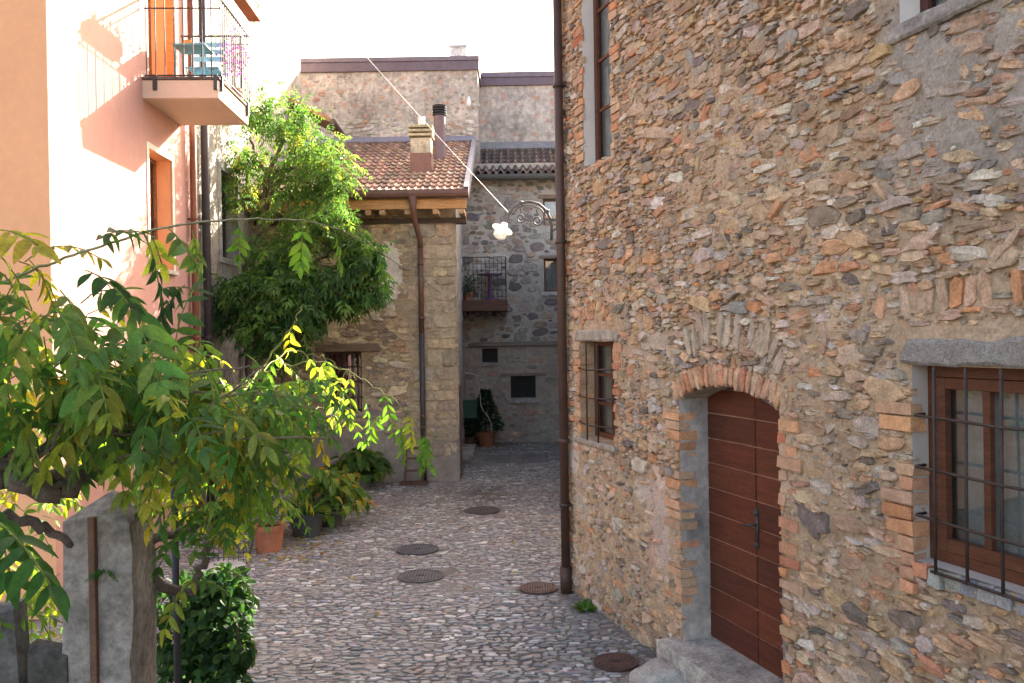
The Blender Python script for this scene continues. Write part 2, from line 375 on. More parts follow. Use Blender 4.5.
def reveal(mb, fr, h, dep, m, c, sides='lrtb', cb=None):
    a, b, z0, z1 = h
    if 'l' in sides: fr.quad(mb, [(a, z0, 0), (a, z0, -dep), (a, z1, -dep), (a, z1, 0)], m, c)
    if 'r' in sides: fr.quad(mb, [(b, z0, 0), (b, z1, 0), (b, z1, -dep), (b, z0, -dep)], m, c)
    if 't' in sides: fr.quad(mb, [(a, z1, 0), (b, z1, 0), (b, z1, -dep), (a, z1, -dep)], m, c)
    if 'b' in sides: fr.quad(mb, [(a, z0, 0), (a, z0, -dep), (b, z0, -dep), (b, z0, 0)], m, cb or c)
reveal(wb, RW, WT, .17, 3, (.66, .6, .54)); reveal(wb, RW, WS, .2, 0, (.5, .34, .22)); reveal(wb, RW, WN, .16, 3, (.45, .4, .36)); reveal(wb, RW, WU, .17, 3, (.66, .6, .54))
reveal(wb, RW, (DS0, DS1, .26, DSP), .27, 4, (.36, .325, .29), 'lr')
for i in range(16):
    t0, t1 = [-math.asin(hw/AR)+2*math.asin(hw/AR)*k/16 for k in (i, i+1)]
    P = [(AC[0]+math.sin(t)*AR, AC[1]+math.cos(t)*AR) for t in (t0, t1)]
    RW.quad(wb, [(*P[0], 0), (*P[1], 0), (*P[1], -.3), (*P[0], -.3)], 4, (.42, .36, .3))
# the other faces of the house
RW.quad(wb, [(0, -.05, 0), (0, -.05, -6), (0, HT, -6), (0, HT, 0)], 0, (.42, .33, .23))
RW.quad(wb, [(0, -.05, -6), (LEN, -.05, -6), (LEN, HT, -6), (0, HT, -6)], 0, (.42, .33, .23))
RW.quad(wb, [(LEN, -.05, 0), (LEN, -.05, -6), (LEN, HT, -6), (LEN, HT, 0)], 0, (.42, .33, .23))
for k in range(22):      # corner stones on the far edge
    z = k*.33+rng.uniform(-.03, .03); RW.box(wb, -.012, rng.uniform(.1, .26), z, z+rng.uniform(.16, .28), -.25, rng.uniform(.006, .016), 1, pal(RUBBLE), .012)
wb.build('wall', [MORTAR, STONE, BRICK, PLASTER, OLDPLASTER], house)
rf = MB(); RW.box(rf, -.4, LEN+.3, HT, HT+.12, -6.3, .28, 0, (.3, .16, .1)); rf.build('roof', TERRA, house)
# door
DD = -.25
dl = MB(); RED = (.10, .025, .011)
zb = DZ0+.01; nrow = 11; rhgt = (2.42-zb)/nrow; SPL = 3.085
for k in range(nrow):
    z0 = zb+k*rhgt
    for (a, b) in ((DS0-.02, SPL-.005), (SPL+.005, DS1+.02)):
        RW.box(dl, a, b, z0+.006, z0+rhgt-.006, DD-.03, DD+.004*rng.random(), 0, shade(RED, .24))
        RW.box(dl, a, b, z0-.0062, z0+.0062, DD-.03, DD-.008, 0, (.33, .17, .11))  # paler groove strips paint in the light caught along the board edges
RW.box(dl, SPL-.005, SPL+.005, zb, 2.42, DD-.03, DD-.012, 0, (.02, .01, .008))
door = dl.build('door', WOOD, house, bevel=.003)
hd = MB(); hz = 1.26; hs = SPL+.012
RW.box(hd, hs-.018, hs+.018, hz-.1, hz+.08, DD+.003, DD+.012, 0, (.05, .045, .04))
hd.lathe(RW.p(hs, hz+.08, DD+.006), [(.001, 0), (.022, .01), (.03, .03), (.018, .05), (.001, .06)], 8, 0, (.05, .045, .04))
hd.lathe(RW.p(hs, hz-.15, DD+.006), [(.001, 0), (.02, .01), (.026, .03), (.001, .05)], 8, 0, (.05, .045, .04))
hd.tube([RW.p(hs, hz+.02, DD+.01), RW.p(hs, hz+.02, DD+.05), RW.p(hs-.04, hz+.015, DD+.06), RW.p(hs-.11, hz+.005, DD+.06)], [.01, .01, .009, .007], 6, 0, (.05, .045, .04))
hd.build('handle', IRON, door, smooth=True)
ds = MB(); RW.box(ds, DS0-.12, DS1+.12, -.02, DZ0, -.3, .17, 0, (.36, .33, .29), .01); ds.build('door_step', CONCRETE, house, bevel=.012)
# windows
FB = (.105, .035, .016)
def window(fr, parent, h, dep, cols, rowsN, fcol, curtain=None, sill=None, fw=.05):
    a, b, z0, z1 = h
    f = MB(); fr.box(f, a, a+fw, z0, z1, -dep-.05, -dep, 0, fcol); fr.box(f, b-fw, b, z0, z1, -dep-.05, -dep, 0, fcol)
    fr.box(f, a+fw, b-fw, z1-fw, z1, -dep-.05, -dep, 0, fcol); fr.box(f, a+fw, b-fw, z0, z0+fw, -dep-.05, -dep, 0, fcol)
    wn = f.build('window', WOOD, parent, bevel=.004)
    s = MB(); ia, ib, iz0, iz1 = a+fw, b-fw, z0+fw, z1-fw; e = .003
    for i in range(1, cols):
        x = ia+(ib-ia)*i/cols; s = MB(); fr.box(s, x-.022, x+.022, iz0+e, iz1-e, -dep-.045, -dep-.012, 0, fcol); s.build('sash_bar', WOOD, wn)
    for k in range(1, rowsN):
        z = iz0+(iz1-iz0)*k/rowsN; s = MB(); fr.box(s, ia+e, ib-e, z-.014, z+.014, -dep-.04, -dep-.016, 0, fcol); s.build('sash_bar', WOOD, wn)
    gl = MB(); fr.quad(gl, [(ia, iz0, -dep-.03), (ib, iz0, -dep-.03), (ib, iz1, -dep-.03), (ia, iz1, -dep-.03)], 0, (1, 1, 1)); gl.build('pane', GLASS, wn)
    if curtain:
        cu = MB(); n = 60; vs = []; fs = []
        for i in range(n+1):
            x = ia-.05+(ib-ia+.1)*i/n; d = -dep-.11+.012*math.sin(i*1.15)+.008*math.sin(i*.43)
            vs += [fr.p(x, iz0-.05, d), fr.p(x, iz1+.05, d)]
        for i in range(n): fs.append((2*i, 2*i+2, 2*i+3, 2*i+1))
        cu.add(vs, fs, 0, curtain); cu.build('curtain', FABRIC, wn, smooth=True)
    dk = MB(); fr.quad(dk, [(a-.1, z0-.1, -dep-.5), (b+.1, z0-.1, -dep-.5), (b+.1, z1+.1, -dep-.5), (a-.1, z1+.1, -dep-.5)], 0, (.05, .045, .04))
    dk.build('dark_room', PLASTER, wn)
    return wn
window(RW, house, WT, .12, 1, 4, FB, (.5, .47, .43), None, .06)
window(RW, house, WS, .15, 2, 3, FB, (.32, .3, .27))
window(RW, house, WU, .13, 2, 2, (.07, .02, .015), (.3, .28, .26))
# near window: glazed casement on the left, casement with louvre on the right
wa, wbx, wz0, wz1 = WN; dp = .10
wn = window(RW, house, WN, dp, 1, 1, FB, (.33, .33, .315), None, .06)
cs_ = MB()
def casement(a, b):
    for (x0, x1, z0, z1) in ((a, a+.055, wz0+.062, wz1-.062), (b-.055, b, wz0+.062, wz1-.062), (a+.055, b-.055, wz1-.117, wz1-.062), (a+.055, b-.055, wz0+.062, wz0+.125)):
        RW.box(cs_, x0, x1, z0, z1, -dp-.035, -dp+.008, 0, shade(FB, .1))
casement(wa+.063, wa+.66); casement(wa+.663, wbx-.063)
mx_ = wa+.36
RW.box(cs_, mx_-.02, mx_+.02, wz0+.125, wz1-.117, -dp-.03, -dp+.003, 0, FB)
RW.box(cs_, wa+.718, wbx-.118, 1.98, 2.05, -dp-.03, -dp+.004, 0, FB)
for k in range(9): RW.box(cs_, wa+.76, wa+1.05, 2.1+k*.024, 2.112+k*.024, -dp-.025, -dp+.006, 0, (.14, .05, .025))
RW.box(cs_, wa+.718, wbx-.118, 2.05, wz1-.117, -dp-.029, -dp-.012, 0, (.1, .034, .016))
cs_.build('casement', WOOD, wn, bevel=.003)
gr_ = MB(); IB = (.045, .03, .024)
for s in (5.0, 5.19, 5.385, 5.58, 5.78, 5.97): gr_.tube([RW.p(s, 1.45, .03), RW.p(s+.004, 1.9, .035), RW.p(s, 2.47, .025)], .008, 6, 0, IB)
for z in (1.71, 1.955, 2.215): gr_.tube([RW.p(4.86, z+.01, -.05), RW.p(4.87, z+.008, .02), RW.p(5.4, z-.004, .042), RW.p(6.2, z, .035), RW.p(6.24, z, -.03)], .0085, 6, 0, IB)
RW.box(gr_, 4.97, 6.1, 1.452, 1.464, .025, .036, 0, IB)
gr_.build('window_grille', IRON, house, smooth=True)
g2 = MB()
for z in (1.80, 2.06, 2.33): g2.tube([RW.p(.44, z+.01, -.02), RW.p(.52, z, .04), RW.p(.8, z-.01, .06), RW.p(1.25, z+.01, .05), RW.p(1.3, z+.01, -.02)], .008, 6, 0, IB)
for s in (.72, .98): g2.tube([RW.p(s, 1.64, .04), RW.p(s, 2.58, .04)], .008, 6, 0, IB)
g2.build('window_grille', IRON, house, smooth=True)
ln = MB(); ps = []
def slabstone(mb, fr, a, b, z0, z1, d0, d1, c, amp=.014, n=24, m=0):
    nn = [(a+(b-a)*i/n) for i in range(n+1)]; vs = []
    for i, s in enumerate(nn):
        k = .6 if i in (0, n) else 1
        hz_ = (z1-z0)*k*(1+.1*noise.noise(Vector((s*3, 0, 1)))); zc = (z0+z0+hz_)/2 if m == 0 else (z0+z1)/2
        for (z, d) in ((z0, d0), (z0, d1-.012), (z0+.015, d1), (z0+hz_-.02, d1), (z0+hz_, d1-.02), (z0+hz_, d0)):
            o = noise.noise(Vector((s*9, z*9, d*9)))*amp; vs.append(fr.p(s, z+o*.6, d+o*.5))
    fs = [(i*6+k, (i+1)*6+k, (i+1)*6+k+1, i*6+k+1) for i in range(n) for k in range(5)]+[tuple(range(6)), tuple(n*6+k for k in range(6))]
    mb.add(vs, fs, 0, c)
slabstone(ln, RW, 4.78, 6.3, 2.476, 2.605, -.16, .025, (.27, .245, .215), .03, 40); ln.build('stone_lintel', GRANITE, house)
l2 = MB(); slabstone(l2, RW, .38, 1.36, 2.6, 2.71, -.2, .018, (.36, .31, .25)); l2.build('stone_lintel', STONE, house)
l3 = MB(); slabstone(l3, RW, .38, 1.34, 1.585, 1.645, -.2, .05, (.33, .28, .22)); l3.build('window_sill', STONE, house)
l4 = MB(); slabstone(l4, RW, 4.72, 5.95, 4.14, 4.232, -.2, .03, (.3, .27, .24)); l4.build('window_sill', CONCRETE, house)
l5 = MB(); slabstone(l5, RW, WT[0]-.02, WT[1]+.02, 4.24, 4.288, -.2, .015, (.5, .36, .25)); l5.build('window_sill', BRICK, house)
l6 = MB(); 
for k in range(14): RW.box(l6, 4.84+k*.1, 4.93+k*.1+rng.uniform(-.02, .006), 1.40+rng.uniform(-.02, .01), 1.47, -.12, rng.uniform(0, .025), 0, pal([(2, .26, .26, .25), (1, .5, .23, .12), (1, .4, .36, .32)]), .008)
l6.build('window_sill', STONE, house)
dpb = MB(); BP = (.075, .04, .028)
Pp = lambda z: RW.p(.19, z, .075)
dpb.tube([Pp(.28), Pp(7.2)], .045, 14, 0, BP)
dpb.tube([Pp(-.01), Pp(.28)], .058, 14, 0, (.06, .03, .022)); dpb.tube([Pp(1.55), Pp(1.6)], .056, 14, 0, BP)
for z in (.9, 3.6, 5.2): dpb.tube([Pp(z), Pp(z+.035)], .057, 14, 0, (.05, .03, .025)); dpb.tube([Pp(z+.02), RW.p(.19, z+.02, -.02)], .01, 6, 0, (.05, .03, .025))
dpb.tube([Pp(7.2), RW.p(0, 7.35, .3)], .05, 14, 0, BP)
dpb.build('downpipe', METAL, house, smooth=True)
hk = MB(); hk.tube([RW.p(4.42, 3.98, -.02), RW.p(4.42, 3.98, .06), RW.p(4.55, 3.97, .07)], .006, 6, 0, (.03, .03, .03)); hk.build('hook', IRON, house)

# ------------------------------------------------------------------ peach house on the left
LN = math.hypot(1, .038)
LW = Fr((-4.16, 0, 0), (-.038, 1, 0), (1, .038, 0)); LWP = (LW.O, LW.e, (0, 0, 1), LW.n)
PEACH = (.84, .42, .22); PEACHF = (.46, .265, .22)  # one plaster: shaded faces painted brighter, sunlit facade darker, to suit the light
ph = thing('peach_house', 'peach plastered house with a small balcony, its sunlit side washed almost white', 'house', LW.p(8.28, 0))
PW = (10.79, 11.6, 3.62, 5.12); PD = (10.86, 11.6, 5.95, 8.0)
pw = MB()
sheet(pw, LWP, 8.28, 12.33, -.03, 8.8, .15, [PW, PD], lambda s, z: lerp(PEACHF, (.43, .25, .21), .5+.5*noise.noise(Vector((s, z, 0)))), .003)
reveal(pw, LW, PW, .26, 0, PEACH); reveal(pw, LW, PD, .3, 0, PEACH)
c0 = LW.p(8.28, 0); c1 = LW.p(12.33, 0)
pw.add([(c0.x, c0.y, -.03), (-13, c0.y, -.03), (-13, c0.y, 8.8), (c0.x, c0.y, 8.8)], [(0, 1, 2, 3)], 0, PEACH)
pw.add([(c1.x, c1.y, -.03), (-13, c1.y, -.03), (-13, c1.y, 8.8), (c1.x, c1.y, 8.8)], [(0, 1, 2, 3)], 0, PEACH)
pw.add([(-13, c0.y, -.03), (-13, c1.y, -.03), (-13, c1.y, 8.8), (-13, c0.y, 8.8)], [(0, 1, 2, 3)], 0, PEACH)
pw.build('wall', PLASTER, ph)
pr = MB(); pr.add([(c0.x+.5, 7.8, 8.8), (-13.4, 7.8, 8.8), (-13.4, 12.6, 8.8), (c1.x+.5, 12.6, 8.8), (c0.x+.5, 7.8, 8.95), (-13.4, 7.8, 8.95), (-13.4, 12.6, 8.95), (c1.x+.5, 12.6, 8.95)], [(3, 2, 1, 0), (4, 5, 6, 7), (0, 1, 5, 4), (1, 2, 6, 5), (2, 3, 7, 6), (3, 0, 4, 7)], 0, (.3, .15, .09)); pr.build('roof', TERRA, ph)
tr_ = MB(); tw = .07
for (a, b, z0, z1) in ((PW[0]-tw, PW[0], PW[2], PW[3]+tw), (PW[1], PW[1]+tw, PW[2], PW[3]+tw), (PW[0], PW[1], PW[3], PW[3]+tw)): LW.box(tr_, a, b, z0, z1, -.02, .012, 0, (.75, .62, .52))
tr_.build('window_surround', PLASTER, ph)
window(LW, ph, PW, .2, 2, 1, (.22, .1, .045), (.5, .47, .43)); window(LW, ph, PD, .24, 2, 2, (.2, .1, .05), (.5, .47, .43))
sl_ = MB(); LW.box(sl_, PW[0]-.06, PW[1]+.06, 3.56, 3.617, -.2, .06, 0, (.5, .45, .4)); sl_.build('window_sill', CONCRETE, ph, bevel=.005)
sh = MB(); LW.box(sh, 11.56, 11.597, 6.0, 7.9, -.02, .10, 0, (.62, .25, .09)); sh.build('shutter', WOOD, ph)
bs = MB(); BA0, BA1, BZ0, BZ1, BP_ = 10.63, 12.0, 5.70, 5.93, .94
LW.box(bs, BA0, BA1, BZ0, BZ1, -.05, BP_, 0, (.66, .52, .40))
LW.box(bs, BA0+.04, BA1-.04, BZ0-.004, BZ0+.02, .1, BP_-.05, 0, (.66, .52, .40))
bal = bs.build('balcony', PLASTER, ph, bevel=.008)
be = MB(); LW.box(be, BA0-.015, BA1+.015, BZ1+.002, BZ1+.035, .0, BP_+.02, 0, (.12, .1, .09)); be.build('balcony_edge', CONCRETE, bal)
rl = MB(); DK = (.035, .04, .045); RZ = BZ1+.06; RT = BZ1+1.02
for (z, r) in ((RZ, .011), (RT, .016), (RT-.12, .010)): rl.tube([LW.p(BA0+.02, z, .03), LW.p(BA0+.02, z, BP_+.03), LW.p(BA1-.02, z, BP_+.03), LW.p(BA1-.02, z, .03)], r, 6, 0, DK)
n = 8
for i in range(n+1):
    d = .05+(BP_-.02)*i/n
    for s in (BA0+.02, BA1-.02): rl.tube([LW.p(s, RZ, d), LW.p(s, RT, d)], .007, 5, 0, DK)
for i in range(1, 14):
    s = BA0+.02+(BA1-BA0-.04)*i/14; rl.tube([LW.p(s, RZ, BP_+.03), LW.p(s, RT, BP_+.03)], .007, 5, 0, DK)
for (s, d) in ((BA0-.012, .16), (BA0-.012, BP_-.03), (BA1+.012, BP_-.03)): LW.box(rl, s-.012, s+.012, BZ1-.13, RZ, d-.025, d+.025, 0, DK)
for s in (BA0+.08, BA1-.1): LW.box(rl, s-.025, s+.025, BZ1-.13, RZ, BP_+.008, BP_+.035, 0, DK)
rl.build('railing', METAL, bal)
def pipe(mb, s, d, r, z0, z1, c, fr=LW):
    mb.tube([fr.p(s, z0, d), fr.p(s, z1, d)], r, 12, 0, c)
    for z in np.arange(z0+1, z1, 1.7): mb.tube([fr.p(s, z, d), fr.p(s, z+.04, d)], r+.007, 12, 0, c); fr.box(mb, s-.01, s+.01, z, z+.03, -.02, d, 0, c)
p1 = MB(); pipe(p1, 12.22, .09, .05, 0, 8.8, (.19, .075, .04)); p1.build('downpipe', METAL, ph, smooth=True)
# things on the balcony
TQ = (.10, .30, .36); BL = (.16, .45, .62)
bt = thing('balcony_table', 'small turquoise metal table standing on the peach house balcony', 'table', LW.p(11.15, BZ1+.04, .45))
tt = MB(); LW.box(tt, 11.02, 11.4, 6.50, 6.52, .24, .66, 0, TQ); tt.build('tabletop', METAL, bt)
for (s, d) in ((11.05, .27), (11.37, .27), (11.05, .63), (11.37, .63)):
    t = MB(); t.tube([LW.p(s, BZ1+.037, d), LW.p(s, 6.50, d)], .009, 6, 0, TQ); t.build('leg', METAL, bt)
bc = thing('balcony_chair', 'light blue slatted folding chair behind the turquoise balcony table', 'chair', LW.p(11.7, BZ1+.04, .45))
t = MB()
for k in range(5): LW.box(t, 11.52+k*.07, 11.57+k*.07, 6.36, 6.375, .25, .66, 0, BL)
t.build('seat', METAL, bc)
t = MB()
for k in range(3): LW.box(t, 11.845, 11.86, 6.55+k*.1, 6.62+k*.1, .25, .66, 0, BL)
t.build('backrest', METAL, bc)
for d in (.24, .67):
    t = MB(); t.tube([LW.p(11.5, BZ1+.037, d), LW.p(11.85, 6.37, d), LW.p(11.86, 6.86, d)], .01, 6, 0, BL); t.build('leg', METAL, bc)
    t = MB(); t.tube([LW.p(11.86, BZ1+.037, d), LW.p(11.52, 6.38, d)], .01, 6, 0, BL); t.build('leg', METAL, bc)
tp = thing('flower_pot', 'small orange pot on the turquoise balcony table', 'flower pot', LW.p(11.3, 6.521, .36))
t = MB(); t.lathe(LW.p(11.3, 6.521, .36), [(.001, 0), (.05, 0), (.07, .12), (.065, .12), (.06, .1), (.001, .1)], 14, 0, (.6, .25, .06)); t.build('pot', TERRA, tp, smooth=True)

# ------------------------------------------------------------------ foliage helpers
GREENS = [(3.5, .07, .155, .035), (4, .105, .20, .042), (3, .165, .24, .05), (1.5, .21, .26, .04), (.9, .36, .34, .05)]
YOUNG = [(3, .10, .2, .03), (3, .16, .25, .035), (1, .3, .33, .05)]
DEEP = [(4, .03, .075, .02), (4, .05, .105, .025), (1, .09, .15, .03)]
def rv(a=1.0): return Vector((random.gauss(0, a), random.gauss(0, a), random.gauss(0, a)))
def leaflet(mb, p, d, nrm, L, wd, c, fine=True, curl=.25):
    d = d.normalized(); sd_ = d.cross(nrm)
    if sd_.length < 1e-4: sd_ = d.orthogonal()
    sd_.normalize(); up = sd_.cross(d)
    if not fine:
        t = p+d*L-up*L*curl*.5; m = p+d*L*.45
        mb.add([p, m+sd_*wd+up*wd*.35, t, m-sd_*wd+up*wd*.35], [(0, 1, 2), (0, 2, 3)], 0, c); return
    TS = (0, .1, .28, .5, .72, .88, 1); WS_ = (.0, .55, .95, 1.0, .72, .36, 0); k = len(TS); wv = random.uniform(-.25, .25)*wd; tw = random.uniform(-.4, .4)
    M_, A_, B_ = [], [], []
    for u, ww in zip(TS, WS_):
        c_ = p+d*L*u-up*L*curl*u*u*.8; ss = sd_*math.cos(tw*u)+up*math.sin(tw*u); f = up*wd*ww*.38
        M_.append(c_); A_.append(c_+ss*wd*ww+f+up*wv*math.sin(u*7)*.5); B_.append(c_-ss*wd*ww+f-up*wv*math.sin(u*7+1)*.5)
    c2 = tuple(x*.94 for x in c); fs = []; cs = []
    for q in range(k-1):
        fs += [(q, k+q, k+q+1, q+1), (q, q+1, 2*k+q+1, 2*k+q)]; cs += [c, c2]
    mb.add(M_+A_+B_, fs, 0, cs)
def compound(mb, p, d, L, n, ll, palt, fine=True, droop=.5, stem=True, sc=(.16, .2, .04)):
    """a pinnate leaf: rachis sagging under gravity with n pairs of hanging leaflets"""
    p = Vector(p); d = d.normalized(); base = pal(palt); pts = [p.copy()]; dd = d.copy(); st_ = L/n
    side = dd.cross(Vector((0, 0, 1)))
    if side.length < .1: side = dd.orthogonal()
    side.normalize(); roll = random.uniform(-.7, .7)
    for i in range(n):
        dd = (dd+Vector((0, 0, -droop/n*1.6))).normalized(); p = p+dd*st_; pts.append(p.copy())
        up = side.cross(dd).normalized(); sdv = (side*math.cos(roll)+up*math.sin(roll)).normalized(); nn = sdv.cross(dd)
        if nn.z < 0 and random.random() < .8: nn = -nn
        k = (.7+.4*math.sin(math.pi*(i+.7)/n))*random.choice((.8, 1, 1, 1.1))
        for sgn in (-1, 1):
            ld = sdv*sgn*.7+dd*.4+Vector((0, 0, -.7*random.random()-.12))+rv(.12)
            c = tuple(x*random.uniform(.85, 1.15) for x in base)
            leaflet(mb, p, ld, nn+rv(.15), ll*k*random.uniform(.85, 1.1), ll*k*random.uniform(.145, .19), c, fine)
    leaflet(mb, p, dd, Vector((0, 0, 1))+rv(.3), ll, ll*.17, base, fine)
    if stem and fine: mb.tube(pts, .0022, 4, 1, sc)
def wander(P, k=8, j=.03):
    out = []
    for i in range(len(P)-1):
        for t in range(k):
            a = t/k; p0, p1, p2, p3 = [Vector(P[max(0, min(len(P)-1, i+o))]) for o in (-1, 0, 1, 2)]
            q = .5*((2*p1)+(p2-p0)*a+(2*p0-5*p1+4*p2-p3)*a*a+(3*p1-p0-3*p2+p3)*a**3); out.append(q+rv(j))
    out.append(Vector(P[-1])); return out
def blob_leaves(mb, ctr, rad, n, L, npair, ll, palt, fine, droop=.6, out=.7, shell=.55):
    ctr = Vector(ctr)
    for _ in range(n):
        v = rv(); v.normalize(); k = shell+(1-shell)*random.random() if random.random() < .75 else random.random()
        p = ctr+Vector((v.x*rad[0], v.y*rad[1], v.z*rad[2]))*k
        d = Vector((v.x, v.y, v.z*.5+.1))*out+rv(.45); compound(mb, p, d, L*random.uniform(.7, 1.2), npair, ll*random.uniform(.8, 1.15), palt, fine, droop)

# hanging flowers and window box on the balcony
wx = thing('window_box', 'terracotta flower box hung outside the balcony railing at the top of the frame', 'planter', LW.p(11.3, 7.0, BP_+.16))
t = MB(); LW.box(t, 11.05, 11.85, 7.1, 7.27, BP_+.07, BP_+.24, 0, (.42, .15, .07)); t.build('box', TERRA, wx, bevel=.01)
t = MB()
for i in range(150): leaflet(t, LW.p(random.uniform(11.05, 11.85), 7.25+abs(random.gauss(0, .08)), BP_+.165+random.gauss(0, .07)), rv(), rv(), .06, .018, pal(DEEP), False)
t.build('foliage', FARLEAF, wx)
fl = thing('flowering_plant', 'purple and pink flowering plant in a pot by the balcony railing', 'plant', LW.p(11.82, BZ1+.04, .82))
t = MB(); t.lathe(LW.p(11.86, BZ1+.037, .8), [(.001, 0), (.08, 0), (.11, .2), (.1, .2), (.001, .17)], 14, 0, (.4, .16, .08)); t.build('pot', TERRA, fl, smooth=True)
t = MB()
for i in range(260):
    v = rv(.11); p = LW.p(11.86, 6.62, .8)+Vector((v.x, v.y, v.z*1.7)); leaflet(t, p, rv(), rv(), .05, .02, pal([(2, .35, .08, .35), (2, .5, .18, .4), (2, .06, .12, .04)]), False)
t.tube([LW.p(11.86, 6.05, .8), LW.p(11.86, 6.7, .8)], .01, 5, 0, (.1, .12, .04)); t.build('foliage', FARLEAF, fl)

# ------------------------------------------------------------------ grey house beyond, tile-roofed house, tall buildings at the back
gh = thing('grey_house', 'weathered grey plastered house behind the climbing plants, next to the peach house', 'house', LW.p(12.4, 0))
GWN = (13.78, 14.72, 4.03, 5.44)
gw = MB(); sheet(gw, LWP, 12.34, 20.3, -.03, 11.5, .12, [GWN], lambda s, z: lerp((.36, .32, .27), (.48, .44, .38), .5+.6*noise.noise(Vector((s*.8, z*.8, 3)))), .008)
reveal(gw, LW, GWN, .24, 0, (.5, .47, .42)); e0, e1 = LW.p(12.34, 0), LW.p(20.3, 0)
for e in (e0, e1): gw.add([(e.x, e.y, -.03), (-13, e.y, -.03), (-13, e.y, 11.5), (e.x, e.y, 11.5)], [(0, 1, 2, 3)], 0, (.45, .4, .35))
gw.build('wall', OLDPLASTER, gh)
t = MB(); t.add([(e0.x+.4, 12.34, 11.5), (-13, 12.34, 11.5), (-13, 20.4, 11.5), (e1.x+.4, 20.4, 11.5), (e0.x+.4, 12.34, 11.65), (-13, 12.34, 11.65), (-13, 20.4, 11.65), (e1.x+.4, 20.4, 11.65)], [(3, 2, 1, 0), (4, 5, 6, 7), (0, 1, 5, 4), (1, 2, 6, 5), (2, 3, 7, 6), (3, 0, 4, 7)], 0, (.3, .15, .09)); t.build('roof', TERRA, gh)
window(LW, gh, GWN, .19, 2, 2, (.06, .05, .045), (.3, .3, .28))
t = MB()
for (a, b, z0, z1) in ((GWN[0]-.14, GWN[0], GWN[2]-.02, GWN[3]+.14), (GWN[1], GWN[1]+.14, GWN[2]-.02, GWN[3]+.14), (GWN[0], GWN[1], GWN[3], GWN[3]+.14), (GWN[0]-.14, GWN[1]+.14, GWN[2]-.1, GWN[2]-.02)): LW.box(t, a, b, z0, z1, -.03, .022, 0, (.42, .41, .39))
t.build('window_surround', CONCRETE, gh, bevel=.004)
t = MB(); pipe(t, 12.72, .1, .06, 0, 11.4, (.045, .04, .045)); t.build('downpipe', METAL, gh, smooth=True)
t = MB()   # little roof sticking out over the climbing plant
P0, P1 = LW.p(18.9, 8.0, -.05), LW.p(20.2, 8.0, -.05)
ot = Vector((.98, 0, -.52))
t.add([P0, P1, P1+ot, P0+ot, P0+Vector((0, 0, .1)), P1+Vector((0, 0, .1)), P1+ot+Vector((0, 0, .1)), P0+ot+Vector((0, 0, .1))], [(0, 1, 2, 3), (7, 6, 5, 4), (0, 3, 7, 4), (1, 2, 6, 5), (3, 2, 6, 7)], 0, (.42, .22, .11))
t.tube([P0+ot+Vector((.06, -.05, .0)), P1+ot+Vector((.06, 0, .0))], .07, 8, 1, (.09, .05, .045))
t.build('canopy', [WOOD, METAL], gh)

HY = 15.7; HX0, HX1 = -4.75, pt(456, 300, HY).x
th_ = thing('tile_roofed_house', 'stone house with terracotta tile roof and timber eaves across the end of the lane', 'house', (HX0, HY, 0))
HF = Fr((HX0, HY, 0), (1, 0, 0), (0, -1, 0)); HFP = (HF.O, HF.e, (0, 0, 1), HF.n)
hz2 = lambda px, py: pt(px, py, HY).z
hx = lambda px: pt(px, 337, HY).x-HX0
EZ = hz2(410, 209); W_ = HX1-HX0
HWN = (hx(323), hx(361), hz2(340, 413), hz2(340, 352)); HW2 = (hx(338), hx(358), hz2(345, 268), hz2(345, 228))
pk2 = Packer(.35); HOLES = [HWN, HW2]
for (a, b, c, d) in HOLES: pk2.put(((a+b)/2, (c+d)/2, (b-a)/2+.05, (d-c)/2+.1), False)
qx = hx(408)
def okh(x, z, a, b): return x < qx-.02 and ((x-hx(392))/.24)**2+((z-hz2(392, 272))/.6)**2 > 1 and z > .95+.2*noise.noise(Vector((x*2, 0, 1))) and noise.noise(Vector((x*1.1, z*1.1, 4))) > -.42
HST = [(4, .48, .39, .26), (3, .36, .29, .21), (3, .54, .44, .29), (2.5, .25, .215, .18), (1.2, .38, .25, .17), (1.2, .56, .49, .38)]
pack(pk2, .02, W_, .0, EZ+.3, [(.12, .2, .3, .5, 300), (.08, .14, .3, .55, 3000), (.05, .09, .3, .6, 9000), (.03, .05, .4, .8, 9000)], HST, okh, 1.15, None, .82)
z = .45                                                            # dressed corner blocks
while z < EZ-.1:
    hh = rng.uniform(.07, .16); x = qx+rng.uniform(0, .12)
    while x < W_-.05:
        ln_ = rng.uniform(.25, .55); xe = min(W_, x+ln_)
        if W_-xe < .12: xe = W_
        pk2.rows.append(((x+xe)/2, z+hh, (xe-x)/2-.003, hh-.004, rng.normal(0, .03), 5, rng.uniform(.004, .022), lerp(pal([(3, .46, .37, .24), (3, .38, .30, .2), (1.5, .40, .36, .31), (1.5, .28, .23, .18)]), (.40, .33, .235), rng.uniform(.1, .8)))); x = xe
    z += 2*hh
hb = MB()
REC = lambda x, z: -.014*max(0, min(1, .6+1.6*noise.noise(Vector((x*1.1, z*1.1, 4)))))*(1 if z > 1.0 else .2)
def hcol(x, z):
    n1 = noise.noise(Vector((x*1.2, z*1.2, 8))); n2 = noise.noise(Vector((x*6, z*6, 8))); c = lerp((.30, .24, .165), (.48, .40, .275), .5+.6*n1+.35*n2)
    if ((x-hx(392))/.2)**2+((z-hz2(392, 272))/.6)**2+n2*.9 < 1: c = (.66, .61, .52)  # bright patch of light put into the plaster colour
    if z < 1.0+.25*n1: c = lerp((.23, .205, .18), (.34, .31, .275), .5+.5*n1+.4*n2)
    return c
sheet(hb, HFP, 0, W_, -.02, EZ+.35, .05, HOLES, hcol, .016, 0, None, REC)
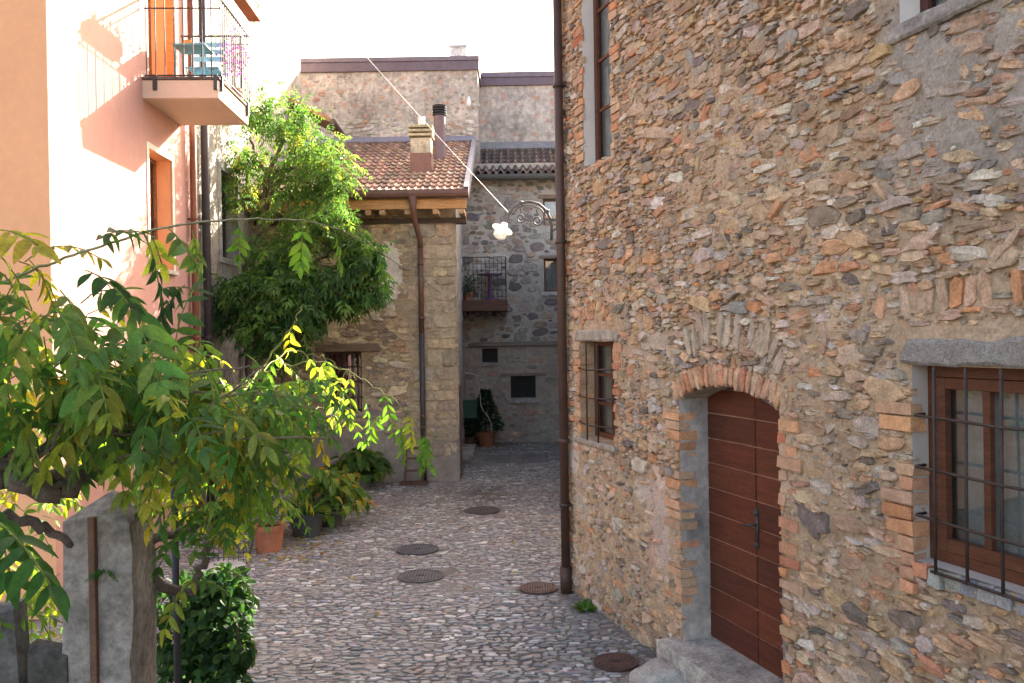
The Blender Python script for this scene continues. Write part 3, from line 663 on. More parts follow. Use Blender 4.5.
lay_stones(hb, HFP, [r for r in pk2.rows if r[5] != 5], 1, 9, .24, .25, .006); lay_stones(hb, HFP, [r for r in pk2.rows if r[5] == 5], 1, 14, .2, .1, .006)
reveal(hb, HF, HWN, .22, 0, (.36, .3, .22)); reveal(hb, HF, HW2, .22, 0, (.36, .3, .22))
SW = Fr((HX1, HY, 0), (-.036, 1, 0), (1, .036, 0)); SWP = (SW.O, SW.e, (0, 0, 1), SW.n)
sheet(hb, SWP, 0, 5.72, -.02, EZ+2.4, .12, [], lambda x, z: lerp((.25, .23, .21), (.38, .35, .32), .5+.9*noise.noise(Vector((x*3, z*3, 1)))), .04, 0, lambda x, z: z > EZ+.12+.36*x)
hb.build('wall', [MORTAR, STONE], th_)
window(HF, th_, HWN, .18, 2, 2, (.09, .045, .03), (.16, .04, .04)); window(HF, th_, HW2, .18, 2, 1, (.09, .045, .03))
t = MB()
for i in range(7): s = HWN[0]+.05+(HWN[1]-HWN[0]-.1)*i/6; t.tube([HF.p(s, HWN[2], .0), HF.p(s, HWN[3], 0)], .009, 5, 0, (.03, .028, .028))
for k in range(1, 4): zz = HWN[2]+(HWN[3]-HWN[2])*k/4; t.tube([HF.p(HWN[0]-.03, zz, .005), HF.p(HWN[1]+.03, zz, .005)], .009, 5, 0, (.03, .028, .028))
t.build('window_grille', IRON, th_)
t = MB(); slabstone(t, HF, HWN[0]-.12, hx(380), HWN[3]+.0, HWN[3]+.15, -.22, .05, (.16, .12, .085)); t.build('wooden_lintel', WOOD, th_)
t = MB(); slabstone(t, HF, HWN[0]-.1, HWN[1]+.1, HWN[2]-.08, HWN[2]-.002, -.2, .05, (.33, .3, .27)); t.build('window_sill', STONE, th_)
# roof
RY0, RY1 = 15.12, 21.34; RX0, RX1 = -4.72, pt(467, 195, 15.12).x; RZ0 = pt(410, 193, 15.12).z; RZ1 = pt(410, 143, 21.34).z
def rp(x, v, up=0):
    k = (RY1-RY0); s_ = math.atan2(RZ1-RZ0, k); return Vector((x*(1+.12*v), RY0+k*v-math.sin(s_)*up, RZ0+(RZ1-RZ0)*v+math.cos(s_)*up))
t = MB(); t.add([rp(RX0, 0, -.1), rp(RX1, 0, -.1), rp(RX1, 1, -.1), rp(RX0, 1, -.1), rp(RX0, 0, -.01), rp(RX1, 0, -.01), rp(RX1, 1, -.01), rp(RX0, 1, -.01)], [(3, 2, 1, 0), (4, 5, 6, 7), (0, 1, 5, 4), (1, 2, 6, 5), (2, 3, 7, 6), (3, 0, 4, 7)], 0, (.42, .24, .11))
TP = [(4, .34, .21, .15), (3, .28, .175, .13), (2, .41, .27, .195), (2, .21, .145, .115), (1, .43, .33, .255)]
def tiles(mb, rp_, x0, x1, nx, nv, palt, m, prof):
    wv = (x1-x0)/nx; K = len(prof)
    for i in range(nx):
        for k in range(nv):
            v0, v1 = k/nv, (k+1.25)/nv; c = pal(palt); xx = x0+wv*i; jv = random.uniform(-.01, .01)/nv; ju = random.uniform(0, .008)
            lo = [rp_(xx+wv*a, v0+jv, .045+b+ju) for a, b in prof]; hi = [rp_(xx+wv*a, min(1, v1), .005+b) for a, b in prof]; und = [rp_(xx+wv*a, v0+jv, .02+b+ju) for a, b in prof]
            vs = lo+hi+und; fs = [(q, q+1, K+q+1, K+q) for q in range(K-1)]+[(2*K+q, 2*K+q+1, q+1, q) for q in range(K-1)]
            mb.add(vs, fs, m, c)
tiles(t, rp, RX0, RX1-.06, 30, 16, TP, 1, [(0, .0), (.12, .026), (.34, .032), (.48, .008), (.75, .004), (1.0, .004)])
roof = t.build('roof', [WOOD, TERRA], th_)
FL = (.10, .085, .10)
t = MB(); t.add([rp(RX1-.06, 0, .1), rp(RX1+.03, 0, .1), rp(RX1+.03, 1, .1), rp(RX1-.06, 1, .1), rp(RX1+.03, 0, -.12), rp(RX1+.03, 1, -.12)], [(0, 1, 2, 3), (1, 4, 5, 2)], 0, (.2, .2, .23))
t.add([rp(RX0, .97, .07), rp(RX1, .97, .07), rp(RX1, 1, .16), rp(RX0, 1, .16)], [(0, 1, 2, 3)], 0, (.2, .19, .24)); t.build('flashing', METAL, th_)
t = MB()
gp = [(-.075, .07), (-.075, 0), (-.055, -.05), (0, -.075), (.055, -.05), (.075, 0), (.075, .07)]
gz = RZ0-.03; gy = RY0-.07; vs = [(x, gy+a, gz+b) for x in (RX0, RX1+.03) for a, b in gp]
t.add(vs, [(i, i+1, 8+i, 7+i) for i in range(6)]+[tuple(range(7)), tuple(range(13, 6, -1))], 0, (.12, .065, .05)); t.build('gutter', METAL, th_)
t = MB(); t.box(RX0, RX1-.02, RY0+.03, RY0+.10, RZ0-.28, RZ0-.1, 0, (.44, .24, .095))
t.build('eaves_beam', WOOD, th_, bevel=.006)
xs = [pt(p, 210, 15.3).x for p in (350, 369, 383, 408, 436, 462)]
for x in [-4.4, -3.9, -3.4]+xs[1:]:
    t = MB(); t.box(x-.05, x+.05, RY0+.05, HY+.05, RZ0-.37, RZ0-.283, 0, (.40, .25, .13)); t.build('rafter', WOOD, th_, bevel=.005)
t = MB(); t.box(RX0, RX1-.05, HY-.04, HY+.2, RZ0-.47, RZ0-.373, 0, (.07, .045, .03)); t.build('wall_plate', WOOD, th_)
dx = pt(421, 300, HY-.12).x; dy = HY-.1
t = MB(); BRN = (.13, .065, .045)
t.tube([(dx-.06, gy, gz-.05), (dx-.06, gy, gz-.25), (dx-.05, gy+.05, gz-.42), (dx, dy-.02, gz-.75), (dx, dy, gz-.9)], [.085, .055, .05, .05, .05], 12, 0, BRN)
t.tube([(dx, dy, gz-.9), (dx, dy, 2.75)], .048, 12, 0, BRN); t.tube([(dx, dy, 2.75), (dx, dy, .02)], .05, 12, 0, (.05, .045, .045))
for z in (1.2, 3.0, 4.0): t.tube([(dx, dy, z), (dx, dy, z+.05)], .058, 12, 0, BRN); t.box(dx-.012, dx+.012, dy, HY+.02, z, z+.03, 0, BRN)
t.build('downpipe', METAL, th_, smooth=True)
t = MB(); cy = 17.2; c_ = pt(422, 165, cy); cw = .215
t.box(c_.x-cw, c_.x+cw, cy-cw, cy+cw, 5.9, pt(422, 155, cy).z, 0, (.2, .1, .075)); ch = t.build('chimney', METAL, roof, bevel=.006)
t = MB(); zc = pt(422, 155, cy).z; ztop = pt(422, 130, cy).z; t.box(c_.x-cw+.012, c_.x+cw-.012, cy-cw+.012, cy+cw-.012, zc, ztop-.2, 0, (.5, .43, .32))
for k in range(3): zz = ztop-.2+k*.085; t.box(c_.x-cw+.06, c_.x+cw-.06, cy-cw+.06, cy+cw-.06, zz, zz+.034, 0, (.12, .1, .08)); t.box(c_.x-cw-.025, c_.x+cw+.025, cy-cw-.025, cy+cw+.025, zz+.034, zz+.085, 0, (.46, .40, .27))
t.build('chimney_stack', CONCRETE, roof, bevel=.008)
t = MB(); t.tube([(c_.x-.0, cy, ztop), (c_.x, cy, pt(422, 117, cy).z)], .07, 12, 0, (.55, .55, .55)); t.build('chimney_pipe', METAL, roof, smooth=True)
cy2 = 18.7; c2 = pt(440, 150, cy2); t = MB(); t.tube([(c2.x, cy2, 6.4), (c2.x, cy2, pt(440, 116, cy2).z)], .125, 16, 0, (.15, .10, .11))
for k in range(4): zz = pt(440, 116, cy2).z+k*.055; t.lathe((c2.x, cy2, zz), [(.10, 0), (.155, .012), (.155, .03), (.10, .055)], 16, 0, (.03, .03, .035))
t.lathe((c2.x, cy2, pt(440, 116, cy2).z+.22), [(.15, 0), (.001, .02)], 16, 0, (.03, .03, .035)); t.build('flue', METAL, roof, smooth=False)
t = MB(); SW.box(t, .35, 1.35, .02, 1.75, -.02, .02, 0, (.12, .085, .065))
for k in range(6): SW.box(t, .36+k*.165, .515+k*.165, .03, 1.74, .02, .035, 0, shade((.15, .11, .085), .2))
t.build('plank_door', WOOD, th_)

# tall plain building behind
TY = 21.43; tb = thing('tall_building', 'tall windowless rendered building with purple brown metal coping behind the tile roof', 'building', (-4.9, TY, 0))
TX0, TX1 = -7.0, pt(478, 100, TY).x; TZ = pt(400, 70, TY).z
t = MB(); TF = Fr((TX0, TY, 0), (1, 0, 0), (0, -1, 0)); TFP = (TF.O, TF.e, (0, 0, 1), TF.n)
def tcol(x, z):
    n1 = noise.noise(Vector((x*1.4, z*1.4, 2))); n2 = noise.noise(Vector((x*6, z*6, 3)))
    c = lerp((.30, .27, .245), (.54, .485, .44), .5+.6*n1+.5*n2)
    if n2 > .42: c = lerp(c, (.45, .25, .18), .6)
    return c
sheet(t, TFP, 0, TX1-TX0, -.02, TZ, .08, [], tcol, .02)
pk3 = Packer(.35)
pack(pk3, .05, TX1-TX0-.05, 7.4, 8.15, [(.08, .18, .3, .5, 300), (.05, .09, .4, .8, 600)], [(2, .5, .45, .4), (1, .4, .36, .33), (.4, .42, .27, .2)])
pack(pk3, .05, TX1-TX0-.05, 8.1, TZ-.1, [(.06, .12, .3, .6, 90), (.03, .06, .5, .9, 300)], [(2, .44, .39, .35), (.6, .43, .29, .22), (1, .32, .29, .27)], None, .5)
lay_stones(t, TFP, pk3.rows, 1, 9, .15, .2, .004)
t.add([(TX1, TY, -.02), (TX1, 26, -.02), (TX1, 26, TZ), (TX1, TY, TZ)], [(0, 1, 2, 3)], 0, (.36, .32, .29)); t.add([(TX0, TY, 0), (TX0, 26, 0), (TX0, 26, TZ), (TX0, TY, TZ)], [(0, 1, 2, 3)], 0, (.36, .32, .29))
t.build('wall', [OLDPLASTER, STONE], tb)
COP = (.13, .095, .12)
zt = pt(400, 58, TY).z
t = MB(); t.box(TX0-.05, TX1+.04, TY-.07, 26.2, TZ-.04, zt-.11, 0, COP); t.box(TX0-.08, TX1+.05, TY-.10, 26.3, zt-.108, zt, 0, (.16, .13, .16)); t.build('coping', METAL, tb, bevel=.006)
ca = pt(450, 60, 24); t = MB(); cz = pt(457, 44, 24); t.box(ca.x, pt(466, 50, 24).x, 24, 24.4, TZ-.1, pt(457, 47, 24).z, 0, (.55, .53, .5)); t.box(ca.x-.03, pt(466, 50, 24).x+.03, 23.97, 24.43, pt(457, 47, 24).z, pt(457, 45, 24).z, 0, (.4, .4, .4)); t.build('chimney', CONCRETE, tb)
t = MB(); i_ = pt(469, 103, TY); t.lathe((i_.x, TY-.08, i_.z-.12), [(.02, 0), (.055, .02), (.06, .1), (.04, .2), (.02, .26)], 12, 0, (.75, .75, .75)); t.build('insulator', WHITE, tb, smooth=True)

BY = 21.4; BX0, BX1 = -1.25, 8.5
bb = thing('back_building', 'grey stone building closing the alley, with dark tiled lean-to roof and wooden balcony', 'building', (BX0, BY, 0))
BW = Fr((BX0, BY, 0), (1, 0, 0), (0, -1, 0)); BWP = (BW.O, BW.e, (0, 0, 1), BW.n)
bx = lambda px: pt(px, 337, BY).x-BX0
bz = lambda py, px=520: pt(px, py, BY).z
BEZ = bz(176)
BH = [(bx(545), bx(575), bz(292), bz(259)), (bx(545), bx(575), bz(226), bz(199)), (bx(481), bx(497.5), bz(362), bz(348)), (bx(510), bx(535), bz(398), bz(376))]
pk4 = Packer(.35)
for (a, b, c, d) in BH: pk4.put(((a+b)/2, (c+d)/2, (b-a)/2+.06, (d-c)/2+.08), False)
LZ = bz(345)
pk4.put((2.5, LZ, 2.6, .07), False)
GST = [(4, .25, .225, .205), (3, .33, .30, .275), (2, .33, .26, .205), (2, .16, .145, .14), (1, .44, .41, .38)]
pack(pk4, .02, 4.3, LZ, BEZ+.2, [(.14, .22, .4, .7, 500), (.09, .15, .35, .7, 3000), (.05, .09, .4, .8, 7000)], GST)
pack(pk4, .02, 4.3, .02, LZ, [(.1, .18, .35, .6, 200), (.06, .1, .35, .6, 900), (.04, .06, .4, .6, 1500)], [(3, .38, .34, .3), (2, .42, .29, .22), (2, .3, .27, .24)], None, .6, lambda x, z: .55)
t = MB(); UT = pt(515, 84, 22.9).z
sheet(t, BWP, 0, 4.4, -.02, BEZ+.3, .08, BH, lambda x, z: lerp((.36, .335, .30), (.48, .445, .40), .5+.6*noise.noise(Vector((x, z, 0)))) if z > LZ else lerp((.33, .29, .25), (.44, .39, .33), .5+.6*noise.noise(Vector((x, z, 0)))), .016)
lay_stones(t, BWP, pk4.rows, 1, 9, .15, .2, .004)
for h in BH: reveal(t, BW, h, .25, 0, (.3, .28, .25))
t.add([(BX0+4.4, BY, -.02), (BX1, BY, -.02), (BX1, BY, BEZ+.3), (BX0+4.4, BY, BEZ+.3)], [(0, 1, 2, 3)], 0, (.36, .33, .3))
UF = Fr((BX0+.2, 22.9, 0), (1, 0, 0), (0, -1, 0)); UFP = (UF.O, UF.e, (0, 0, 1), UF.n)
sheet(t, UFP, 0, BX1-BX0, 6, UT, .12, [], lambda x, z: tuple(k*1.05 for k in tcol(x+9, z)), .02, 2)
t.add([(BX1, BY, -.02), (BX1, 27, -.02), (BX1, 27, UT), (BX1, 22.9, UT), (BX1, 22.9, BEZ), (BX1, BY, BEZ)], [(0, 1, 2, 3, 4, 5)], 0, (.36, .33, .3))
t.build('wall', [MORTAR, STONE, OLDPLASTER], bb)
ut = pt(515, 71.5, 22.8).z
t = MB(); t.box(pt(479, 80, 22.8).x, BX1+.1, 22.83, 27, UT-.05, ut-.14, 0, COP); t.box(pt(479, 80, 22.8).x, BX1+.1, 22.8, 27.1, ut-.138, ut, 0, (.16, .13, .16)); t.build('coping', METAL, bb, bevel=.006)
LY0, LZ0, LY1, LZ1 = 21.05, pt(515, 175, 21.05).z, 22.88, pt(515, 151, 22.88).z
def rp2(x, v, up=0):
    s_ = math.atan2(LZ1-LZ0, LY1-LY0); return Vector((x, LY0+(LY1-LY0)*v-math.sin(s_)*up, LZ0+(LZ1-LZ0)*v+math.cos(s_)*up))
t = MB(); t.add([rp2(BX0+.4, 0, -.08), rp2(4, 0, -.08), rp2(4, 1, -.08), rp2(BX0+.4, 1, -.08), rp2(BX0+.4, 0, -.0), rp2(4, 0, -.0), rp2(4, 1, -.0), rp2(BX0+.4, 1, -.0)], [(3, 2, 1, 0), (4, 5, 6, 7), (0, 1, 5, 4), (1, 2, 6, 5), (2, 3, 7, 6), (3, 0, 4, 7)], 0, (.1, .07, .05))
ck = [(0, .0), (.08, .05), (.22, .085), (.38, .085), (.52, .05), (.6, .0), (.8, -.015), (1.0, .0)]
tiles(t, rp2, BX0+.42, 4, 26, 6, [(3, .15, .115, .10), (2, .2, .14, .115), (1, .11, .09, .085)], 1, ck)
t.build('lean_to_roof', [WOOD, TERRA], bb)
t = MB(); vs = [(x, LY0-.05+a, LZ0-.06+b) for x in (BX0+.42, 4) for a, b in gp]; t.add(vs, [(i, i+1, 8+i, 7+i) for i in range(6)]+[tuple(range(7)), tuple(range(13, 6, -1))], 0, (.06, .06, .055)); t.build('gutter', METAL, bb)
t = MB(); t.add([rp2(BX0+.4, .95, .1), rp2(4, .95, .1), rp2(4, 1, .25), rp2(BX0+.4, 1, .25)], [(0, 1, 2, 3)], 0, (.2, .2, .22)); t.build('flashing', METAL, bb)
window(BW, bb, BH[0], .15, 1, 1, (.15, .07, .05), (.3, .3, .3), None, .045); window(BW, bb, BH[1], .15, 1, 1, (.2, .09, .06), (.6, .55, .5), None, .045)
for i, h in enumerate(BH[2:]):
    t = MB(); BW.quad(t, [(h[0], h[2], -.2), (h[1], h[2], -.2), (h[1], h[3], -.2), (h[0], h[3], -.2)], 0, (.015, .015, .015))
    if i:
        for k in range(9): x = h[0]+(h[1]-h[0])*(k+.5)/9; BW.box(t, x-.006, x+.006, h[2], h[3], -.06, -.05, 0, (.03, .03, .03))
        for k in range(7): x = h[2]+(h[3]-h[2])*(k+.5)/7; BW.box(t, h[0], h[1], x-.006, x+.006, -.066, -.061, 0, (.03, .03, .03))
    t.build('cellar_window', IRON, bb)
for (a, b, z0, z1, c) in ((bx(509), bx(536.5), bz(403), bz(398), (.34, .33, .32)), (bx(479), bx(499), bz(365), bz(362), (.33, .31, .29)), (bx(542), bx(578), bz(296), bz(292.5), (.6, .6, .6))):
    t = MB(); BW.box(t, a, b, z0, z1, -.2, .06, 0, c, .004); t.build('window_sill', CONCRETE, bb)
for (a, b, z0, z1, c) in ((bx(500), bx(545), bz(376)+.004, bz(373), (.2, .15, .11)), (bx(540), bx(578), bz(259)+.004, bz(256), (.22, .15, .11)), (bx(540), bx(578), bz(199)+.004, bz(195), (.22, .15, .11))):
    t = MB(); BW.box(t, a, b, z0, z1, -.2, .02, 0, c, .006); t.build('wooden_lintel', WOOD, bb)
t = MB(); slabstone(t, BW, .15, 4.2, LZ-.02, LZ+.09, -.1, .1, (.2, .17, .14)); t.build('ledge', WOOD, bb)
# wooden balcony on it
ba0, ba1 = pt(460, 300, 20.5).x, pt(507.5, 300, 20.5).x; bz0, bz1 = pt(485, 311, 20.5).z, pt(485, 300, 20.5).z
t = MB(); t.box(ba0, ba1, 20.5, BY+.02, bz0, bz1, 0, (.10, .045, .03))
for x in np.linspace(ba0+.1, ba1-.1, 4): t.box(x-.05, x+.05, 20.6, BY+.02, bz0-.1, bz0-.002, 0, (.06, .04, .03))
bal2 = t.build('balcony', WOOD, bb, bevel=.006)
t = MB(); rt = pt(485, 257, 20.5).z; IR = (.035, .04, .04)
for i in range(12): x = ba0+.03+(ba1-ba0-.06)*i/11; t.tube([(x, 20.54, bz1), (x, 20.54, rt)], .007 if i < 11 else .016, 5, 0, IR)
for k in range(7): z = bz1+(rt-bz1)*(k+.5)/6.5; t.tube([(ba0, 20.54, z), (ba1-.03, 20.54, z), (ba1-.03, BY, z)], .006 if k < 6 else .012, 5, 0, IR)
for i in range(1, 8): y = 20.54+(BY-20.54)*i/8; t.tube([(ba1-.03, y, bz1), (ba1-.03, y, rt)], .007, 5, 0, IR)
t.build('railing', IRON, bal2)
tx = pt(490, 290, 20.95).x; pb = thing('pedestal_table', 'dark purple pedestal table on the wooden alley balcony', 'table', (tx, 20.95, bz1))
t = MB(); ttz = pt(490, 274, 20.95).z; t.lathe((tx, 20.95, ttz-.03), [(.001, 0), (.3, 0), (.3, .03), (.001, .03)], 22, 0, (.13, .04, .13)); t.build('tabletop', METAL, pb)
t = MB(); t.lathe((tx, 20.95, bz1), [(.2, 0), (.19, .03), (.06, .08), (.05, .4), (.05, ttz-bz1-.03)], 14, 0, (.13, .04, .13)); t.build('pedestal', METAL, pb, smooth=True)
def potted(name, label, cat, c, r, h, pc, group=None, sq=False):
    o = thing(name, label, cat, c, group); t = MB()
    t.lathe(c, [(.001, 0), (r*.72, 0), (r*.94, h*.82), (r*1.0, h*.82), (r*1.02, h), (r*.92, h), (r*.88, h*.88), (.001, h*.88)], 22, 0, pc); t.build('pot', TERRA, o, smooth=False)
    t = MB(); t.lathe(Vector(c)+Vector((0, 0, h*.885)), [(r*.87, 0), (.001, .015)], 16, 0, (.06, .04, .025)); t.build('soil', DIRT, o)
    return o
p_ = Vector((pt(468, 300, 20.85).x, 20.85, bz1)); o = potted('potted_plant', 'small terracotta potted plant on the wooden alley balcony', 'potted plant', p_, .13, .2, (.4, .17, .08))
t = MB()
for i in range(160): v = rv(.11); leaflet(t, p_+Vector((v.x, v.y, .36+v.z*1.4)), rv(), rv(), .09, .025, pal(DEEP), False)
t.tube([p_+Vector((0, 0, .16)), p_+Vector((0, 0, .5))], .012, 5, 0, (.06, .05, .03)); t.build('foliage', FARLEAF, o)
# hidden annex that carries the lamp, behind the corner of the stone house
an = MB(); an.add([(.86, 12.4, -.02), (5, 12.4, -.02), (5, 21.38, -.02), (1.3, 21.38, -.02), (.86, 12.4, 4.75), (5, 12.4, 4.75), (5, 21.38, 4.75), (1.3, 21.38, 4.75)], [(4, 5, 6, 7), (0, 1, 5, 4), (1, 2, 6, 5), (2, 3, 7, 6), (3, 0, 4, 7)], 0, (.4, .36, .31))
tag(an.build('annex_house', OLDPLASTER, None, (.86, 12.4, 0)), 'low plastered annex tucked behind the corner of the tall stone house, carrying the lamp bracket', 'house')

# ------------------------------------------------------------------ street lamp with scrolled bracket
LYY = 13.5; lp = lambda px, py: pt(px, py, LYY)
la = thing('street_lamp', 'white enamel street lamp hanging from a scrolled iron wall bracket', 'street lamp', lp(566, 232))
t = MB(); GI = (.10, .095, .095); arc = [lp(*q) for q in ((506, 223), (508, 216), (513, 208), (521, 203), (530, 201.5), (539, 204), (546, 210), (550, 218), (551.5, 226), (551.5, 240))]
t.tube(arc, .022, 8, 0, GI); arc2 = [lp(*q) for q in ((512, 215), (517, 208.5), (525, 205), (533, 205.5), (541, 209), (546, 216))]; t.tube(arc2, .012, 6, 0, GI)
for (cx, cy_, r) in ((521, 218, 5.2), (537.5, 220.5, 5.4)):
    t.tube([lp(cx+r*(1-a/22)*math.cos(a*.55), cy_+r*(1-a/22)*math.sin(a*.55)) for a in range(18)], .012, 6, 0, GI)
    t.tube([lp(cx, cy_-r), lp(cx-1, cy_-r-6)], .01, 5, 0, GI)
t.tube([lp(527, 221), lp(532, 221)], .01, 5, 0, GI); t.tube([lp(543, 219), lp(552, 219)], .012, 5, 0, GI)
t.tube([lp(551.5, 220), lp(575, 219)], .018, 6, 0, GI); t.tube([lp(551.5, 232), lp(575, 214)], .014, 6, 0, GI)
for q in ((521, 202.5), (547, 211)): t.tube([lp(q[0]-2, q[1]), lp(q[0]+2, q[1]+1)], .036, 8, 0, GI)
t.build('bracket', IRON, la, smooth=True)
ax = (-.45, -.3, -1)
t = MB(); t.lathe(lp(504, 225.5), [(.02, -.05), (.045, -.04), (.055, .0), (.06, .04), (.12, .05), (.172, .068), (.172, .075), (.12, .062), (.04, .055)], 22, 0, (.8, .8, .78), ax); t.build('lamp_shade', MILK, la, smooth=True)
t = MB(); t.lathe(lp(504, 225.5), [(.06, .06), (.09, .1), (.105, .16), (.10, .2), (.07, .225), (.001, .23)], 18, 0, (.82, .82, .8), ax); t.build('lamp_globe', MILK, la, smooth=True)
cb = MB(); a_, b_ = pt(282, -40, 15.2), lp(508, 212); cb.tube([a_+(b_-a_)*k/14+Vector((0, 0, -.12*4*(k/14)*(1-k/14)*.4)) for k in range(15)], .0042, 5, 0, (.75, .75, .75))
tag(cb.build('overhead_cable', WHITE, None, a_), 'thin white cable sloping across the sky from the left house down to the lamp', 'cable')

# ------------------------------------------------------------------ climbing plants against the grey house
def leafmesh(name, mats, mb, parent): return mb.build(name, mats, parent)
cl = thing('climbing_wisteria', 'tall sunlit climbing wisteria on the grey house, reaching above the tile roof', 'climbing plant', LW.p(14.6, 0, .3))
t = MB()
def stem(mb, P, r0, r1, c=(.13, .1, .075), j=.02, k=6, m=0, n=7):
    W = wander(P, k, j); mb.tube(W, [r0+(r1-r0)*i/(len(W)-1) for i in range(len(W))], n, m, c); return W
stem(t, [LW.p(14.3, 0, .25), LW.p(14.5, 1.3, .2), LW.p(14.7, 2.6, .15), pt(245, 255, 14.3), pt(262, 225, 14.2), pt(268, 175, 14.1), pt(285, 140, 14.1)], .08, .03)
stem(t, [pt(250, 250, 14.3), pt(270, 190, 14.2), pt(258, 160, 14.3), pt(250, 140, 14.3)], .05, .02)
stem(t, [pt(250, 255, 14.3), pt(280, 178, 14.1), pt(300, 170, 14), pt(330, 185, 13.9)], .05, .02)
stem(t, [pt(247, 265, 14.3), pt(290, 265, 14), pt(310, 268, 13.9), pt(340, 245, 13.9)], .045, .02)
t.build('trunk', BARK, cl, smooth=True)
t = MB()
for (px, py, r, Y, n) in ((290, 125, 30, 14.1, 110), (258, 150, 26, 14.3, 55), (320, 148, 32, 14.0, 130), (285, 165, 34, 13.9, 70), (332, 185, 34, 13.8, 150), (300, 200, 34, 13.9, 100), (255, 205, 22, 14.3, 45), (318, 225, 36, 13.8, 150), (342, 222, 26, 13.7, 100), (280, 240, 28, 14.0, 60), (262, 118, 20, 14.3, 45), (352, 168, 16, 13.8, 30), (240, 165, 14, 14.3, 14), (362, 228, 14, 13.7, 20), (275, 110, 20, 14.2, 40)):
    k = r/850*Y
    for _ in range(4): blob_leaves(t, pt(px-6, py, Y)+rv(.4*k), (k*.5, k*.5, k*.45), n//3, .28, 5, .09, [(3, .06, .125, .028), (3, .09, .165, .035), (2, .14, .205, .045), (.5, .26, .27, .05)], False, .7)
t.build('foliage', FARLEAF, cl)
SHR = [(3, .045, .11, .03), (3, .07, .15, .035), (2, .11, .2, .04)]
sb = thing('climbing_shrub', 'dark leafy shrub spreading below the climbing wisteria', 'shrub', LW.p(13.6, 0, .7))
t = MB()
stem(t, [LW.p(13.6, 0, .7), LW.p(13.7, 1.2, .8), pt(300, 330, 13.4), pt(330, 300, 13.4), pt(355, 285, 13.4)], .06, .02); stem(t, [LW.p(13.6, .6, .75), pt(270, 340, 13.4), pt(250, 300, 13.4)], .04, .02)
t.build('trunk', BARK, sb, smooth=True)
t = MB()
for (px, py, r, Y, n) in ((255, 300, 32, 13.3, 130), (290, 295, 36, 13.2, 150), (270, 325, 34, 13.3, 110), (315, 296, 28, 13.4, 110), (348, 275, 26, 13.5, 90), (360, 258, 20, 13.6, 50), (372, 285, 16, 13.6, 36), (285, 268, 22, 13.4, 50), (230, 290, 12, 13.4, 20), (375, 262, 10, 13.6, 16), (380, 240, 8, 13.6, 9)):
    k = r/850*Y
    for _ in range(4): blob_leaves(t, pt(px-7, py, Y)+rv(.45*k), (k*.55, k*.55, k*.45), n*2//5, .30, 4, .15, SHR, False, .8)
t.build('foliage', FARLEAF, sb)

# ------------------------------------------------------------------ foreground wisteria over the garden gate pillar
wv_ = thing('wisteria_vine', 'large foreground wisteria with green and yellowing leaves, spreading over the concrete pillar', 'vine', (-1.9, 2.9, 0))
t = MB(); BK = (.15, .12, .10)
stem(t, [(-2.15, 2.6, 0), (-2.1, 2.65, 1.0), (-2.0, 2.7, 1.9), pt(-10, 455, 2.8), pt(40, 480, 2.85), pt(85, 470, 2.95), pt(120, 450, 3.0), pt(190, 420, 3.3)], .05, .02, BK, .012)
stem(t, [pt(-60, 500, 2.7), pt(0, 478, 2.75), pt(50, 492, 2.8), pt(80, 478, 2.9), pt(100, 455, 3.0)], .04, .025, BK, .01)
stem(t, [pt(-60, 440, 2.7), pt(0, 460, 2.75), pt(60, 448, 2.8), pt(150, 430, 3)], .025, .015, BK, .01)
stem(t, [pt(150, 540, 3.3), pt(170, 535, 3.4), pt(200, 525, 3.5), pt(240, 500, 3.6)], .02, .012, BK, .008)
stem(t, [pt(150, 575, 3.3), pt(175, 593, 3.4), pt(195, 585, 3.45), pt(205, 560, 3.5), pt(215, 520, 3.6), pt(230, 470, 3.6)], .022, .014, BK, .008)
stem(t, [pt(0, 515, 2.6), pt(40, 525, 2.7), pt(70, 545, 2.8)], .02, .012, BK, .008)
for q in range(14):
    a = pt(random.uniform(0, 160), random.uniform(420, 470), random.uniform(2.6, 3.1)); b = pt(random.uniform(80, 330), random.uniform(360, 450), random.uniform(2.7, 3.6)); stem(t, [a, (a+b)/2+rv(.08), b], .006, .003, (.2, .17, .12), .01, 5, 0, 5)
t.build('trunk', BARK, wv_, smooth=True)
t = MB(); sh_ = MB()
FG = GREENS
YB = [(3, .16, .24, .03), (2, .30, .32, .04), (2, .10, .19, .03)]
